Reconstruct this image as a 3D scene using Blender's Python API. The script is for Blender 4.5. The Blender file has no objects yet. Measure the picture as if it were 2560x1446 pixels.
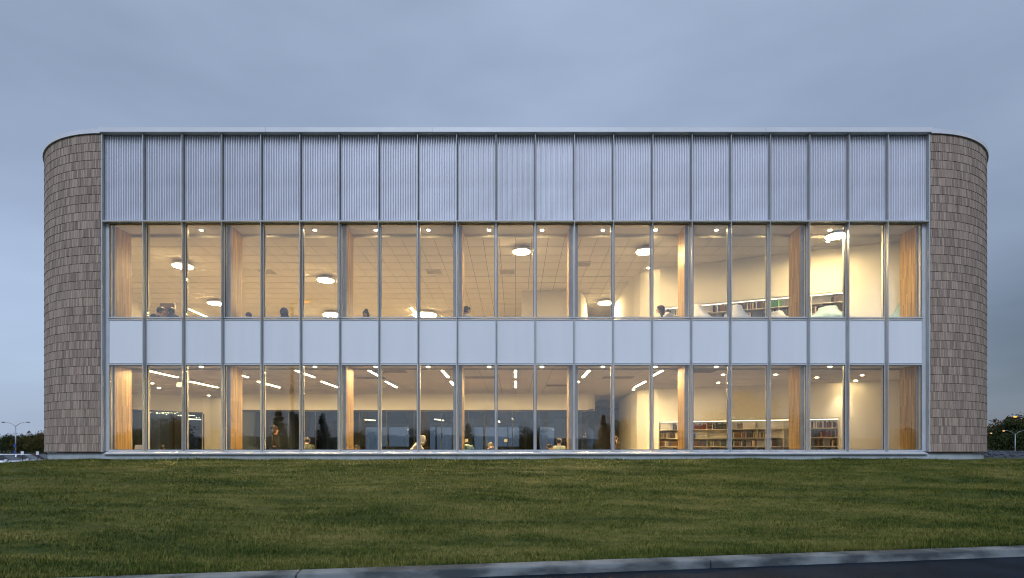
import bpy, bmesh, math, random
import numpy as np
from mathutils import Vector, Matrix, noise as mnoise

R = math.radians
random.seed(7)
rng = np.random.default_rng(11)
sc = bpy.context.scene
COL = sc.collection

# ------------------------------------------------------------------ camera
# world: y = 0 is the front plane of the facade fins, camera stands on the road at y = -D
D, EYE, F, CX, HZ = 17.115, 1.6, 1400.0, 1289.0, 1132.0
cam = bpy.data.cameras.new('camera')
cam.sensor_width = 36.0
cam.lens = F / 2560 * 36.0
cam.shift_x = -(CX - 1280) / 2560
cam.shift_y = (HZ - 723) / 2560
cam.clip_start, cam.clip_end = 0.1, 6000
co = bpy.data.objects.new('camera', cam)
co.location = (0, -D, EYE)
co.rotation_euler = (R(90), 0, 0)
COL.objects.link(co)
sc.camera = co

# ------------------------------------------------------------------ world: dusk, overcast
SUN_EL, SUN_AZ = 46.0, 186.0          # light comes from behind the camera
w = bpy.data.worlds.new('World')
sc.world = w
w.use_nodes = True
nt = w.node_tree
nt.nodes.clear()
N = nt.nodes.new
L = nt.links.new
out = N('ShaderNodeOutputWorld')
bg = N('ShaderNodeBackground')
sky = N('ShaderNodeTexSky')
sky.sky_type = 'NISHITA'
sky.sun_disc = False
sky.sun_elevation = R(SUN_EL)
sky.sun_rotation = R(SUN_AZ)
sky.air_density = 1.2
sky.dust_density = 1.5
sky.ozone_density = 3.0
tc = N('ShaderNodeTexCoord')
sep = N('ShaderNodeSeparateXYZ')
L(tc.outputs['Generated'], sep.inputs[0])
mp = N('ShaderNodeMapping')
mp.inputs['Scale'].default_value = (1.0, 1.0, 3.2)
mp.inputs['Rotation'].default_value = (0, R(-9), 0)
L(tc.outputs['Generated'], mp.inputs[0])
nz = N('ShaderNodeTexNoise')
nz.inputs['Scale'].default_value = 1.7
nz.inputs['Detail'].default_value = 4
nz.inputs['Roughness'].default_value = 0.5
L(mp.outputs[0], nz.inputs['Vector'])
ramp = N('ShaderNodeValToRGB')
ramp.color_ramp.elements[0].position = 0.28
ramp.color_ramp.elements[0].color = (0.200, 0.252, 0.352, 1)
ramp.color_ramp.elements[1].position = 0.72
ramp.color_ramp.elements[1].color = (0.315, 0.386, 0.520, 1)
L(nz.outputs['Fac'], ramp.inputs[0])
# a bank of heavier cloud low on the right, a paler gap low on the left
def mapr(src, a, b, c, d):
    m = N('ShaderNodeMapRange')
    m.interpolation_type = 'SMOOTHSTEP'
    for i, v in zip((1, 2, 3, 4), (a, b, c, d)):
        m.inputs[i].default_value = v
    L(src, m.inputs[0])
    return m.outputs[0]
def mth(op, a, b):
    m = N('ShaderNodeMath')
    m.operation = op
    for i, v in enumerate((a, b)):
        if isinstance(v, (int, float)):
            m.inputs[i].default_value = v
        else:
            L(v, m.inputs[i])
    return m.outputs[0]
low = mth('MULTIPLY', mapr(sep.outputs['Z'], 0.10, 0.48, 1.0, 0.0), mapr(sep.outputs['Z'], 0.0, 0.16, 0.72, 1.0))
right = mapr(sep.outputs['X'], 0.25, 0.75, 0.0, 1.0)
left = mapr(sep.outputs['X'], -0.75, -0.3, 1.0, 0.0)
bank = mth('MULTIPLY', mth('MULTIPLY', low, right), mapr(nz.outputs['Fac'], 0.3, 0.65, 1.0, 0.74))
gap = mth('MULTIPLY', mth('MULTIPLY', low, left), 0.30)
gain = mth('ADD', mth('SUBTRACT', 1.0, bank), gap)
vm = N('ShaderNodeVectorMath')
vm.operation = 'SCALE'
L(ramp.outputs[0], vm.inputs[0])
L(gain, vm.inputs['Scale'])
sk = N('ShaderNodeVectorMath')
sk.operation = 'SCALE'
L(sky.outputs[0], sk.inputs[0])
sk.inputs['Scale'].default_value = 0.10
mix = N('ShaderNodeMix')
mix.data_type = 'RGBA'
mix.inputs['Factor'].default_value = 0.87
L(sk.outputs[0], mix.inputs['A'])
L(vm.outputs[0], mix.inputs['B'])
L(mix.outputs['Result'], bg.inputs['Color'])
bg.inputs['Strength'].default_value = 1.0
L(bg.outputs[0], out.inputs[0])

sun = bpy.data.lights.new('sun', 'SUN')
sun.energy = 1.5
sun.angle = R(24)
sun.color = (0.74, 0.84, 1.0)
so = bpy.data.objects.new('sun', sun)
el, az = R(SUN_EL), R(SUN_AZ)
dvec = Vector((math.sin(az) * math.cos(el), math.cos(az) * math.cos(el), math.sin(el)))
so.rotation_euler = dvec.to_track_quat('Z', 'Y').to_euler()
so.location = dvec * 60
COL.objects.link(so)

sc.view_settings.view_transform = 'Standard'
sc.view_settings.look = 'None'
sc.view_settings.exposure = 0.42
sc.view_settings.gamma = 1.0
sc.view_settings.use_curve_mapping = False
sc.render.engine = 'CYCLES'
sc.cycles.use_denoising = True
sc.cycles.filter_width = 1.1
sc.cycles.max_bounces = 10
sc.cycles.diffuse_bounces = 5
sc.cycles.glossy_bounces = 4
sc.cycles.transparent_max_bounces = 24
sc.cycles.sample_clamp_indirect = 4.0
sc.cycles.caustics_reflective = False
sc.cycles.caustics_refractive = False

# ------------------------------------------------------------------ materials
MATS = {}
def mat(name, col, rough=0.6, metal=0.0, var=0.12, scale=4.0, col2=None, stretch=(1, 1, 1), bump=0.0,
        bscale=60.0, spec=0.5, isl=0.0, detail=4.0, lo=0.35, hi=0.65, coord='Object'):
    """principled material: two tones mixed by noise, optional per-piece variation and fine bump"""
    if name in MATS:
        return MATS[name]
    m = bpy.data.materials.new(name)
    m.use_nodes = True
    t = m.node_tree
    b = t.nodes['Principled BSDF']
    b.inputs['Roughness'].default_value = rough
    b.inputs['Metallic'].default_value = metal
    b.inputs['Specular IOR Level'].default_value = spec
    if coord == 'World':
        cs = t.nodes.new('ShaderNodeNewGeometry').outputs['Position']
    else:
        cs = t.nodes.new('ShaderNodeTexCoord').outputs['Object']
    mp = t.nodes.new('ShaderNodeMapping')
    mp.inputs['Scale'].default_value = stretch
    t.links.new(cs, mp.inputs[0])
    n = t.nodes.new('ShaderNodeTexNoise')
    n.inputs['Scale'].default_value = scale
    n.inputs['Detail'].default_value = detail
    t.links.new(mp.outputs[0], n.inputs['Vector'])
    r = t.nodes.new('ShaderNodeValToRGB')
    c2 = col2 if col2 else tuple(min(1, c * (1 + var)) for c in col)
    c1 = col if col2 else tuple(c * (1 - var) for c in col)
    r.color_ramp.elements[0].position = lo
    r.color_ramp.elements[1].position = hi
    r.color_ramp.elements[0].color = (*c1, 1)
    r.color_ramp.elements[1].color = (*c2, 1)
    t.links.new(n.outputs['Fac'], r.inputs[0])
    last = r.outputs[0]
    if isl > 0:
        g = t.nodes.new('ShaderNodeNewGeometry')
        oi = t.nodes.new('ShaderNodeObjectInfo')
        a = t.nodes.new('ShaderNodeMath'); a.operation = 'ADD'
        t.links.new(g.outputs['Random Per Island'], a.inputs[0])
        t.links.new(oi.outputs['Random'], a.inputs[1])
        f = t.nodes.new('ShaderNodeMath'); f.operation = 'FRACT'
        t.links.new(a.outputs[0], f.inputs[0])
        mr = t.nodes.new('ShaderNodeMapRange')
        mr.inputs[3].default_value = 1 - isl
        mr.inputs[4].default_value = 1 + isl
        t.links.new(f.outputs[0], mr.inputs[0])
        v = t.nodes.new('ShaderNodeVectorMath'); v.operation = 'SCALE'
        t.links.new(last, v.inputs[0])
        t.links.new(mr.outputs[0], v.inputs['Scale'])
        last = v.outputs[0]
    t.links.new(last, b.inputs['Base Color'])
    if bump > 0:
        n2 = t.nodes.new('ShaderNodeTexNoise')
        n2.inputs['Scale'].default_value = bscale
        n2.inputs['Detail'].default_value = 3
        t.links.new(mp.outputs[0], n2.inputs['Vector'])
        bp = t.nodes.new('ShaderNodeBump')
        bp.inputs['Strength'].default_value = bump
        bp.inputs['Distance'].default_value = 0.02
        t.links.new(n2.outputs['Fac'], bp.inputs['Height'])
        t.links.new(bp.outputs[0], b.inputs['Normal'])
    MATS[name] = m
    return m

def emis(name, col, strength):
    m = bpy.data.materials.new(name)
    m.use_nodes = True
    t = m.node_tree
    t.nodes.clear()
    o = t.nodes.new('ShaderNodeOutputMaterial')
    e = t.nodes.new('ShaderNodeEmission')
    e.inputs[0].default_value = (*col, 1)
    e.inputs[1].default_value = strength
    t.links.new(e.outputs[0], o.inputs[0])
    return m

def glass(name, tint, f0, rough=0.0, wav=0.0, gcol=(1, 1, 1)):
    """architectural glass: see-through sheet with an angle-dependent mirror reflection"""
    m = bpy.data.materials.new(name)
    m.use_nodes = True
    t = m.node_tree
    t.nodes.clear()
    o = t.nodes.new('ShaderNodeOutputMaterial')
    tr = t.nodes.new('ShaderNodeBsdfTransparent')
    tr.inputs[0].default_value = (*tint, 1)
    gl = t.nodes.new('ShaderNodeBsdfGlossy')
    gl.inputs['Roughness'].default_value = rough
    gl.inputs['Color'].default_value = (*gcol, 1)
    lw = t.nodes.new('ShaderNodeLayerWeight')
    lw.inputs['Blend'].default_value = 0.5
    p = t.nodes.new('ShaderNodeMath'); p.operation = 'POWER'
    t.links.new(lw.outputs['Facing'], p.inputs[0]); p.inputs[1].default_value = 5.0
    q = t.nodes.new('ShaderNodeMath'); q.operation = 'MULTIPLY_ADD'
    t.links.new(p.outputs[0], q.inputs[0]); q.inputs[1].default_value = 1 - f0; q.inputs[2].default_value = f0
    mx = t.nodes.new('ShaderNodeMixShader')
    t.links.new(q.outputs[0], mx.inputs[0])
    t.links.new(tr.outputs[0], mx.inputs[1])
    t.links.new(gl.outputs[0], mx.inputs[2])
    t.links.new(mx.outputs[0], o.inputs[0])
    if wav > 0:
        n = t.nodes.new('ShaderNodeTexNoise')
        n.inputs['Scale'].default_value = 0.9
        n.inputs['Detail'].default_value = 0
        g = t.nodes.new('ShaderNodeNewGeometry')
        t.links.new(g.outputs['Position'], n.inputs['Vector'])
        bp = t.nodes.new('ShaderNodeBump')
        bp.inputs['Strength'].default_value = wav
        bp.inputs['Distance'].default_value = 0.02
        t.links.new(n.outputs['Fac'], bp.inputs['Height'])
        t.links.new(bp.outputs[0], gl.inputs['Normal'])
    return m

M_alu = mat('anodised_aluminium', (0.56, 0.58, 0.61), 0.42, 0.2, 0.05, 3)
M_fin = mat('fin_aluminium', (0.47, 0.48, 0.485), 0.45, 0.1, 0.06, 2)
M_corr = mat('corrugated_steel', (0.76, 0.765, 0.82), 0.5, 0.0, 0.05, 1.3, isl=0.03)
M_spandrel = mat('spandrel_white', (0.76, 0.77, 0.81), 0.3, 0.0, 0.02, 1.2, stretch=(3, 3, 0.35), isl=0.03, detail=5, coord='World')
M_trim = mat('trim_metal', (0.66, 0.67, 0.71), 0.4, 0.0, 0.05, 1.0)
M_plinth = mat('plinth_concrete', (0.37, 0.40, 0.42), 0.85, 0, 0.14, 3, bump=0.2)
M_dark = mat('dark_gasket', (0.02, 0.02, 0.024), 0.6)
M_backing = mat('shingle_backing', (0.085, 0.062, 0.048), 0.9)
M_shingle = mat('cedar_shingle', (0.288, 0.210, 0.160), 0.82, 0, 0.0, 9, col2=(0.350, 0.270, 0.220),
                stretch=(3, 3, 0.35), isl=0.30, bump=0.25, bscale=25, coord='World')
M_white = mat('white_paint', (0.80, 0.785, 0.75), 0.9, 0, 0.025, 0.6, spec=0.1)
M_ceil = mat('ceiling_tile', (0.78, 0.76, 0.72), 1.0, 0, 0.02, 2, isl=0.02, spec=0.02)
M_joint = mat('ceiling_joint', (0.07, 0.065, 0.06), 0.9)
M_floor = mat('interior_floor', (0.62, 0.56, 0.48), 0.55, 0, 0.08, 1.5)
M_wood = mat('oak_veneer', (0.33, 0.205, 0.080), 0.5, 0, 0, 3.0, col2=(0.58, 0.42, 0.20),
             stretch=(9, 9, 0.32), bump=0.05, bscale=8, detail=5, lo=0.33, hi=0.68)
def stave_wood():
    m = MATS['oak_veneer']
    t = m.node_tree
    b = t.nodes['Principled BSDF']
    src = b.inputs['Base Color'].links[0].from_socket
    co_ = t.nodes.new('ShaderNodeTexCoord')
    sp = t.nodes.new('ShaderNodeSeparateXYZ')
    t.links.new(co_.outputs['Object'], sp.inputs[0])
    ad = t.nodes.new('ShaderNodeMath'); ad.operation = 'ADD'
    t.links.new(sp.outputs['X'], ad.inputs[0]); t.links.new(sp.outputs['Y'], ad.inputs[1])
    cb = t.nodes.new('ShaderNodeCombineXYZ')
    t.links.new(sp.outputs['Z'], cb.inputs['X']); t.links.new(ad.outputs[0], cb.inputs['Y'])
    br = t.nodes.new('ShaderNodeTexBrick')
    br.offset = 0.37
    br.inputs['Scale'].default_value = 1.0
    br.inputs['Brick Width'].default_value = 0.85
    br.inputs['Row Height'].default_value = 0.055
    br.inputs['Mortar Size'].default_value = 0.0012
    br.inputs['Color1'].default_value = (0.55, 0.52, 0.48, 1)
    br.inputs['Color2'].default_value = (1.10, 1.05, 1.0, 1)
    br.inputs['Mortar'].default_value = (0.35, 0.3, 0.25, 1)
    t.links.new(cb.outputs[0], br.inputs['Vector'])
    mu = t.nodes.new('ShaderNodeVectorMath'); mu.operation = 'MULTIPLY'
    t.links.new(src, mu.inputs[0]); t.links.new(br.outputs['Color'], mu.inputs[1])
    t.links.new(mu.outputs[0], b.inputs['Base Color'])
stave_wood()
M_grey = mat('grey_panel', (0.28, 0.27, 0.27), 0.6)
M_black = mat('black_frame', (0.012, 0.013, 0.016), 0.4)
M_asphalt = mat('asphalt', (0.004, 0.009, 0.016), 0.7, 0, 0, 1.1, col2=(0.010, 0.019, 0.032), bump=0.5, bscale=180, spec=0.08)
M_kerb = mat('kerb_concrete', (0.045, 0.055, 0.06), 0.85, 0, 0, 1.6, col2=(0.19, 0.21, 0.215), stretch=(1, 1, 2.5), bump=0.4,
             bscale=70, detail=8, lo=0.40, hi=0.62)
M_bark = mat('bark', (0.06, 0.045, 0.035), 0.9, 0, 0.3, 6)
M_steel = mat('galvanised_pole', (0.33, 0.34, 0.36), 0.5, 0.5, 0.1, 2)
M_glass = glass('window_glass', (0.965, 0.97, 0.96), 0.082, 0.0, 0.0)
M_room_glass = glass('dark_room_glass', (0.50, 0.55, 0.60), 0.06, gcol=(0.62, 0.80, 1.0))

WARM = (1.0, 0.705, 0.31)
E_pend = emis('pendant_glow', WARM, 200)
E_lin = emis('linear_lamp_glow', WARM, 300)
E_up = emis('upper_strip_glow', WARM, 16)
E_dim = emis('inner_downlight_glow', WARM, 210)
E_room = emis('study_lamp_glow', WARM, 26)
E_down = emis('downlight_glow', WARM, 260)
E_led = emis('shelf_led_glow', (1.0, 0.84, 0.62), 5.0)
E_sod = emis('sodium_lens', (1.0, 0.40, 0.06), 2.6)

# ------------------------------------------------------------------ mesh helpers
class MB:
    def __init__(self):
        self.v, self.f = [], []
    def box(self, x0, x1, y0, y1, z0, z1):
        i = len(self.v)
        self.v += [(x0, y0, z0), (x1, y0, z0), (x1, y1, z0), (x0, y1, z0), (x0, y0, z1), (x1, y0, z1), (x1, y1, z1), (x0, y1, z1)]
        self.f += [(i, i+3, i+2, i+1), (i+4, i+5, i+6, i+7), (i, i+1, i+5, i+4), (i+1, i+2, i+6, i+5), (i+2, i+3, i+7, i+6), (i+3, i, i+4, i+7)]
        return self
    def hexa(self, pts):
        """eight points: bottom loop then top loop"""
        i = len(self.v)
        self.v += [tuple(p) for p in pts]
        self.f += [(i, i+3, i+2, i+1), (i+4, i+5, i+6, i+7), (i, i+1, i+5, i+4), (i+1, i+2, i+6, i+5), (i+2, i+3, i+7, i+6), (i+3, i, i+4, i+7)]
        return self
    def tube(self, pts, rads, n=8):
        i0 = len(self.v)
        pts = [Vector(p) for p in pts]
        for k, p in enumerate(pts):
            d = (pts[min(k+1, len(pts)-1)] - pts[max(k-1, 0)]).normalized()
            a = d.cross(Vector((0, 0, 1)) if abs(d.z) < 0.9 else Vector((1, 0, 0))).normalized()
            b = d.cross(a)
            for j in range(n):
                t = 2 * math.pi * j / n
                self.v.append(tuple(p + (a * math.cos(t) + b * math.sin(t)) * rads[k]))
        for k in range(len(pts) - 1):
            for j in range(n):
                a, b = i0 + k*n + j, i0 + k*n + (j+1) % n
                self.f.append((a, b, b + n, a + n))
        self.f.append(tuple(i0 + j for j in range(n))[::-1])
        self.f.append(tuple(i0 + (len(pts)-1)*n + j for j in range(n)))
        return self
    def disc(self, c, r, z0, z1, n=24):
        return self.tube([(c[0], c[1], z0), (c[0], c[1], z1)], [r, r], n)
    def ellipsoid(self, c, r, nu=12, nv=8, warp=None):
        i0 = len(self.v)
        for a in range(nv + 1):
            th = math.pi * a / nv
            for b in range(nu):
                ph = 2 * math.pi * b / nu
                d = Vector((math.sin(th)*math.cos(ph), math.sin(th)*math.sin(ph), math.cos(th)))
                k = warp(d) if warp else 1.0
                self.v.append((c[0] + r[0]*d.x*k, c[1] + r[1]*d.y*k, c[2] + r[2]*d.z*k))
        for a in range(nv):
            for b in range(nu):
                p, q = i0 + a*nu + b, i0 + a*nu + (b+1) % nu
                self.f.append((p, p + nu, q + nu, q))
        return self
    def wall(self, pts, z0, z1, th):
        """upright strip of thickness th to the left of the polyline pts"""
        pts = [Vector((p[0], p[1])) for p in pts]
        nrm = []
        for k in range(len(pts)):
            d = (pts[min(k+1, len(pts)-1)] - pts[max(k-1, 0)]).normalized()
            nrm.append(Vector((-d.y, d.x)))
        i0 = len(self.v)
        for p, n in zip(pts, nrm):
            q = p + n * th
            self.v += [(p.x, p.y, z0), (p.x, p.y, z1), (q.x, q.y, z1), (q.x, q.y, z0)]
        for k in range(len(pts) - 1):
            a, b = i0 + 4*k, i0 + 4*k + 4
            for j in range(4):
                self.f.append((a + j, b + j, b + (j+1) % 4, a + (j+1) % 4))
        self.f.append((i0, i0+1, i0+2, i0+3))
        e = i0 + 4*(len(pts)-1)
        self.f.append((e+3, e+2, e+1, e))
        return self
    def mesh(self, name, m, smooth=False):
        me = bpy.data.meshes.new(name)
        me.from_pydata(self.v, [], self.f)
        me.materials.append(m)
        if smooth:
            me.polygons.foreach_set('use_smooth', [True] * len(me.polygons))
        me.update()
        return me
    def obj(self, name, m, parent=None, smooth=False, loc=None):
        return obj(name, self.mesh(name, m, smooth), parent, loc)

def obj(name, me, parent=None, loc=None):
    o = bpy.data.objects.new(name, me)
    COL.objects.link(o)
    if parent is not None:
        o.parent = parent
    if loc is not None:
        o.location = loc
    return o
def thing(name, label, cat, loc=(0, 0, 0), rz=0.0, group=None):
    o = bpy.data.objects.new(name, None)
    o.empty_display_size = 0.3
    COL.objects.link(o)
    o.location = loc
    o.rotation_euler = (0, 0, rz)
    return tag(o, label, cat, group)
def tag(o, label, cat=None, group=None, kind=None):
    o['label'] = label
    if cat: o['category'] = cat
    if group: o['group'] = group
    if kind: o['kind'] = kind
    return o
def bevel(o, w=0.01, seg=1):
    b = o.modifiers.new('edge', 'BEVEL')
    b.width = w
    b.segments = seg
    b.limit_method = 'ANGLE'
    return o
def at(px, py, y):
    """point of the photograph at depth y behind the facade"""
    d = D + y
    return Vector(((px - CX) / F * d, y, EYE + (HZ - py) / F * d))
def xat(px, y):
    return (px - CX) / F * (D + y)

# ------------------------------------------------------------------ terrain
def kerb_y(x):
    return -9.84 + 0.1709 * x
def smooth(t):
    t = max(0.0, min(1.0, t))
    return t * t * (3 - 2 * t)
def lawn_z(x, y, rough=True):
    ky = kerb_y(x) + 0.30
    t = max(0.0, min(1.0, (y - ky) / (-0.5 - ky)))
    prof = 0.72 * t + 0.28 * smooth(t)
    top = 1.395
    if x < -13.0:
        top -= 1.55 * smooth((-13.0 - x) / 13.0)
    if x > 22:
        top -= 0.9 * smooth((x - 22) / 30.0)
    if y > 8:
        top -= 0.45 * smooth((y - 8) / 14.0)
    z = 0.10 + (top - 0.10) * prof
    if rough and t > 0:
        a = min(1.0, t * 8) * (1.0 if y < -0.5 else 0.8)
        z += a * (0.085 * mnoise.noise(Vector((x * 0.33, y * 0.9, 3.1))) + 0.045 * mnoise.noise(Vector((x * 0.9, y * 2.3, 8.7)))
                  + 0.012 * mnoise.noise(Vector((x * 2.7, y * 5.0, 1.7))))
    return z

def indoors(x, y):
    """inside the building's footprint"""
    if y < 0.05 or y > 18.2:
        return False
    lim = 16.37 + (y - 2.95) * 0.249 if y > 2.95 else 12.67 + math.sqrt(max(0.0, 3.81**2 - (3.87 - y)**2))
    return abs(x) < lim - 0.1
def grid_mesh(name, xs, ys, zf, m):
    v = [(x, yy, zf(x, yy)) for yf in ys for x in xs for yy in [yf(x) if callable(yf) else yf]]
    nx = len(xs)
    f = [(j*nx+i, j*nx+i+1, (j+1)*nx+i+1, (j+1)*nx+i) for j in range(len(ys)-1) for i in range(nx-1)]
    f = [q for q in f if not all(indoors(v[k][0], v[k][1]) for k in q)]
    me = bpy.data.meshes.new(name)
    me.from_pydata(v, [], f)
    me.materials.append(m)
    me.polygons.foreach_set('use_smooth', [True] * len(f))
    return obj(name, me)

def grass_material(name, dark=1.0, blades=False):
    m = bpy.data.materials.new(name)
    m.use_nodes = True
    t = m.node_tree
    b = t.nodes['Principled BSDF']
    b.inputs['Roughness'].default_value = 0.75
    b.inputs['Specular IOR Level'].default_value = 0.15
    g = t.nodes.new('ShaderNodeNewGeometry')
    def nse(sx, sy, scale, det):
        mp = t.nodes.new('ShaderNodeMapping')
        mp.inputs['Scale'].default_value = (sx, sy, 1.0)
        t.links.new(g.outputs['Position'], mp.inputs[0])
        n = t.nodes.new('ShaderNodeTexNoise')
        n.inputs['Scale'].default_value = scale
        n.inputs['Detail'].default_value = det
        n.inputs['Roughness'].default_value = 0.6
        t.links.new(mp.outputs[0], n.inputs['Vector'])
        return n.outputs['Fac']
    r = t.nodes.new('ShaderNodeValToRGB')
    cr = r.color_ramp
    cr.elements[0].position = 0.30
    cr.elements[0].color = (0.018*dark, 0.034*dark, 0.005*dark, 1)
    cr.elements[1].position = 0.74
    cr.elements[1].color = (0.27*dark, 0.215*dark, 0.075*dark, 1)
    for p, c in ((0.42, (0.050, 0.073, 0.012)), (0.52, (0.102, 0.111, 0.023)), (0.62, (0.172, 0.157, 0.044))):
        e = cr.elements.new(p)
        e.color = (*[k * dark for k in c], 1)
    a = t.nodes.new('ShaderNodeMath'); a.operation = 'MULTIPLY_ADD'
    t.links.new(nse(0.38, 1.9, 0.9, 6), a.inputs[0]); a.inputs[1].default_value = 0.72
    c = t.nodes.new('ShaderNodeMath'); c.operation = 'MULTIPLY'
    t.links.new(nse(1, 1.6, 5.0, 3), c.inputs[0]); c.inputs[1].default_value = 0.28
    t.links.new(c.outputs[0], a.inputs[2])
    last = a.outputs[0]
    if blades:
        mr = t.nodes.new('ShaderNodeMath'); mr.operation = 'MULTIPLY_ADD'
        t.links.new(g.outputs['Random Per Island'], mr.inputs[0]); mr.inputs[1].default_value = 0.20; mr.inputs[2].default_value = -0.10
        s = t.nodes.new('ShaderNodeMath'); s.operation = 'ADD'
        t.links.new(last, s.inputs[0]); t.links.new(mr.outputs[0], s.inputs[1])
        last = s.outputs[0]
    t.links.new(last, r.inputs[0])
    t.links.new(r.outputs[0], b.inputs['Base Color'])
    return m
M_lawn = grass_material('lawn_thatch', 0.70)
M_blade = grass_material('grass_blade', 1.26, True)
M_field = mat('field_ground', (0.05, 0.06, 0.022), 0.9, 0, 0, 0.08, col2=(0.09, 0.085, 0.04))

g = MB()
g.v = [(-1500, -1500, -0.05), (1500, -1500, -0.05), (1500, 1500, -0.05), (-1500, 1500, -0.05)]
g.f = [(0, 1, 2, 3)]
tag(g.obj('ground', M_field), 'dull grass ground stretching away to the treeline', kind='structure')

xs = [x * 0.5 for x in range(-64, 105)]
xs = [-44, -40, -36] + xs + [56, 62, 70, 80, 95, 120]
ys = [(lambda x, k=k: kerb_y(x) + 0.30 + (-0.5 - kerb_y(x) - 0.30) * (k / 60.0)) for k in range(61)] + [0.06, 0.5, 1, 2, 3, 4.5, 6, 8, 10, 13, 16, 20, 26, 34, 45]
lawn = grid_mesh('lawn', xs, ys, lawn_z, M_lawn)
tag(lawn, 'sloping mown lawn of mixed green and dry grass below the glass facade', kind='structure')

# grass blades (uncountable)
def build_grass():
    n = 900000
    u = rng.random(n)
    X = rng.uniform(-25, 26, n)
    ky = -9.84 + 0.1709 * X + 0.33
    # denser near the camera
    t = u ** 1.45
    Y = ky + (-0.42 - ky) * t
    keep = np.abs(X) < (Y + D) * 1.05 + 6.0
    X, Y, ky = X[keep], Y[keep], ky[keep]
    n = len(X)
    # heights from a lookup grid
    gx = np.linspace(-25.6, 26.6, 262)
    gt = np.linspace(0, 1, 160)
    Zg = np.array([[lawn_z(x, kerb_y(x) + 0.30 + (-0.5 - kerb_y(x) - 0.30) * k) for x in gx] for k in gt])
    tt = np.clip((Y - (ky - 0.03)) / (-0.5 - (ky - 0.03)), 0, 1) * 159
    fx = (X + 25.6) / (26.6 + 25.6) * 261
    i0 = np.clip(tt.astype(int), 0, 158); j0 = np.clip(fx.astype(int), 0, 260)
    a, b = tt - i0, fx - j0
    Z = (Zg[i0, j0]*(1-a)*(1-b) + Zg[i0+1, j0]*a*(1-b) + Zg[i0, j0+1]*(1-a)*b + Zg[i0+1, j0+1]*a*b)
    # tufts: length varies in patches
    ph = 0.5 + 0.5 * np.sin(X*1.9 + np.sin(Y*2.1)*2) * np.sin(Y*3.1 + np.sin(X*1.3)*2)
    ln = (0.024 + 0.034 * ph) * rng.uniform(0.5, 1.35, n)
    edge = (Y - ky) < 0.35
    ln[edge] *= 1.5
    ln[Y > -1.0] *= 1.35
    yaw = rng.uniform(0, 2*np.pi, n)
    lean = rng.uniform(0.1, 1.1, n)
    wd = rng.uniform(0.0035, 0.0075, n) * (0.7 + 0.05 * (Y + D))
    dx, dy = np.cos(yaw), np.sin(yaw)
    V = np.empty((n, 3, 3), dtype=np.float32)
    px, py = -dy * wd, dx * wd
    V[:, 0] = np.stack([X - px, Y - py, Z - 0.006], 1)
    V[:, 1] = np.stack([X + px, Y + py, Z - 0.006], 1)
    V[:, 2] = np.stack([X + dx*ln*np.sin(lean), Y + dy*ln*np.sin(lean), Z + ln*np.cos(lean)], 1)
    me = bpy.data.meshes.new('grass')
    me.vertices.add(n*3)
    me.vertices.foreach_set('co', V.reshape(-1))
    me.loops.add(n*3)
    me.loops.foreach_set('vertex_index', np.arange(n*3, dtype=np.int32))
    me.polygons.add(n)
    me.polygons.foreach_set('loop_start', np.arange(0, n*3, 3, dtype=np.int32))
    me.update(calc_edges=True)
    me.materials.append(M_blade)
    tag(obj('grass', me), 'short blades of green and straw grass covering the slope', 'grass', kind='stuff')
build_grass()

# road and kerb
rd = MB()
kd = Vector((1, 0.1709, 0)).normalized()
kn = Vector((-kd.y, kd.x, 0))
k0 = Vector((0, kerb_y(0), 0))
def kp(s, o, z):
    p = k0 + kd * s + kn * o
    return (p.x, p.y, z)
rd.v = [kp(-120, -16, 0), kp(120, -16, 0), kp(120, 0.05, 0), kp(-120, 0.08, 0)]
rd.f = [(0, 1, 2, 3)]
tag(rd.obj('road', M_asphalt), 'dark damp asphalt road in front of the kerb', kind='structure')
kr = thing('kerb', 'weathered grey concrete kerb between the road and the lawn', 'kerb')
kr['kind'] = 'structure'
s = -2.72 - 5.47 * 4
for i in range(9):
    b = MB()
    b.hexa([kp(s + 0.006, 0.0, -0.05), kp(s + 5.464, 0.0, -0.05), kp(s + 5.464, 0.33, -0.05), kp(s + 0.006, 0.33, -0.05),
            kp(s + 0.006, 0.03, 0.112), kp(s + 5.464, 0.03, 0.112), kp(s + 5.464, 0.33, 0.112), kp(s + 0.006, 0.33, 0.112)])
    bevel(b.obj('kerb_stone', M_kerb, kr), 0.018, 2)
    s += 5.47

lot = MB()
lot.v = [(-190, 18, -0.01), (-26, 18, -0.01), (-26, 130, -0.01), (-190, 130, -0.01)]
lot.f = [(0, 1, 2, 3)]
tag(lot.obj('parking_lot', mat('lot_asphalt', (0.05, 0.052, 0.058), 0.7)), 'asphalt car park beyond the left end of the lawn', kind='structure')

# ------------------------------------------------------------------ the building
BW = 12.67                        # half width of the glazed front
PITCH = 1.2
RAD = 3.81
FRONT_Y = 0.06
ARC = R(76)
lib = thing('library_building', 'two-storey library with full-width glass facade, corrugated metal band and rounded shingled corners', 'building')

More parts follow.
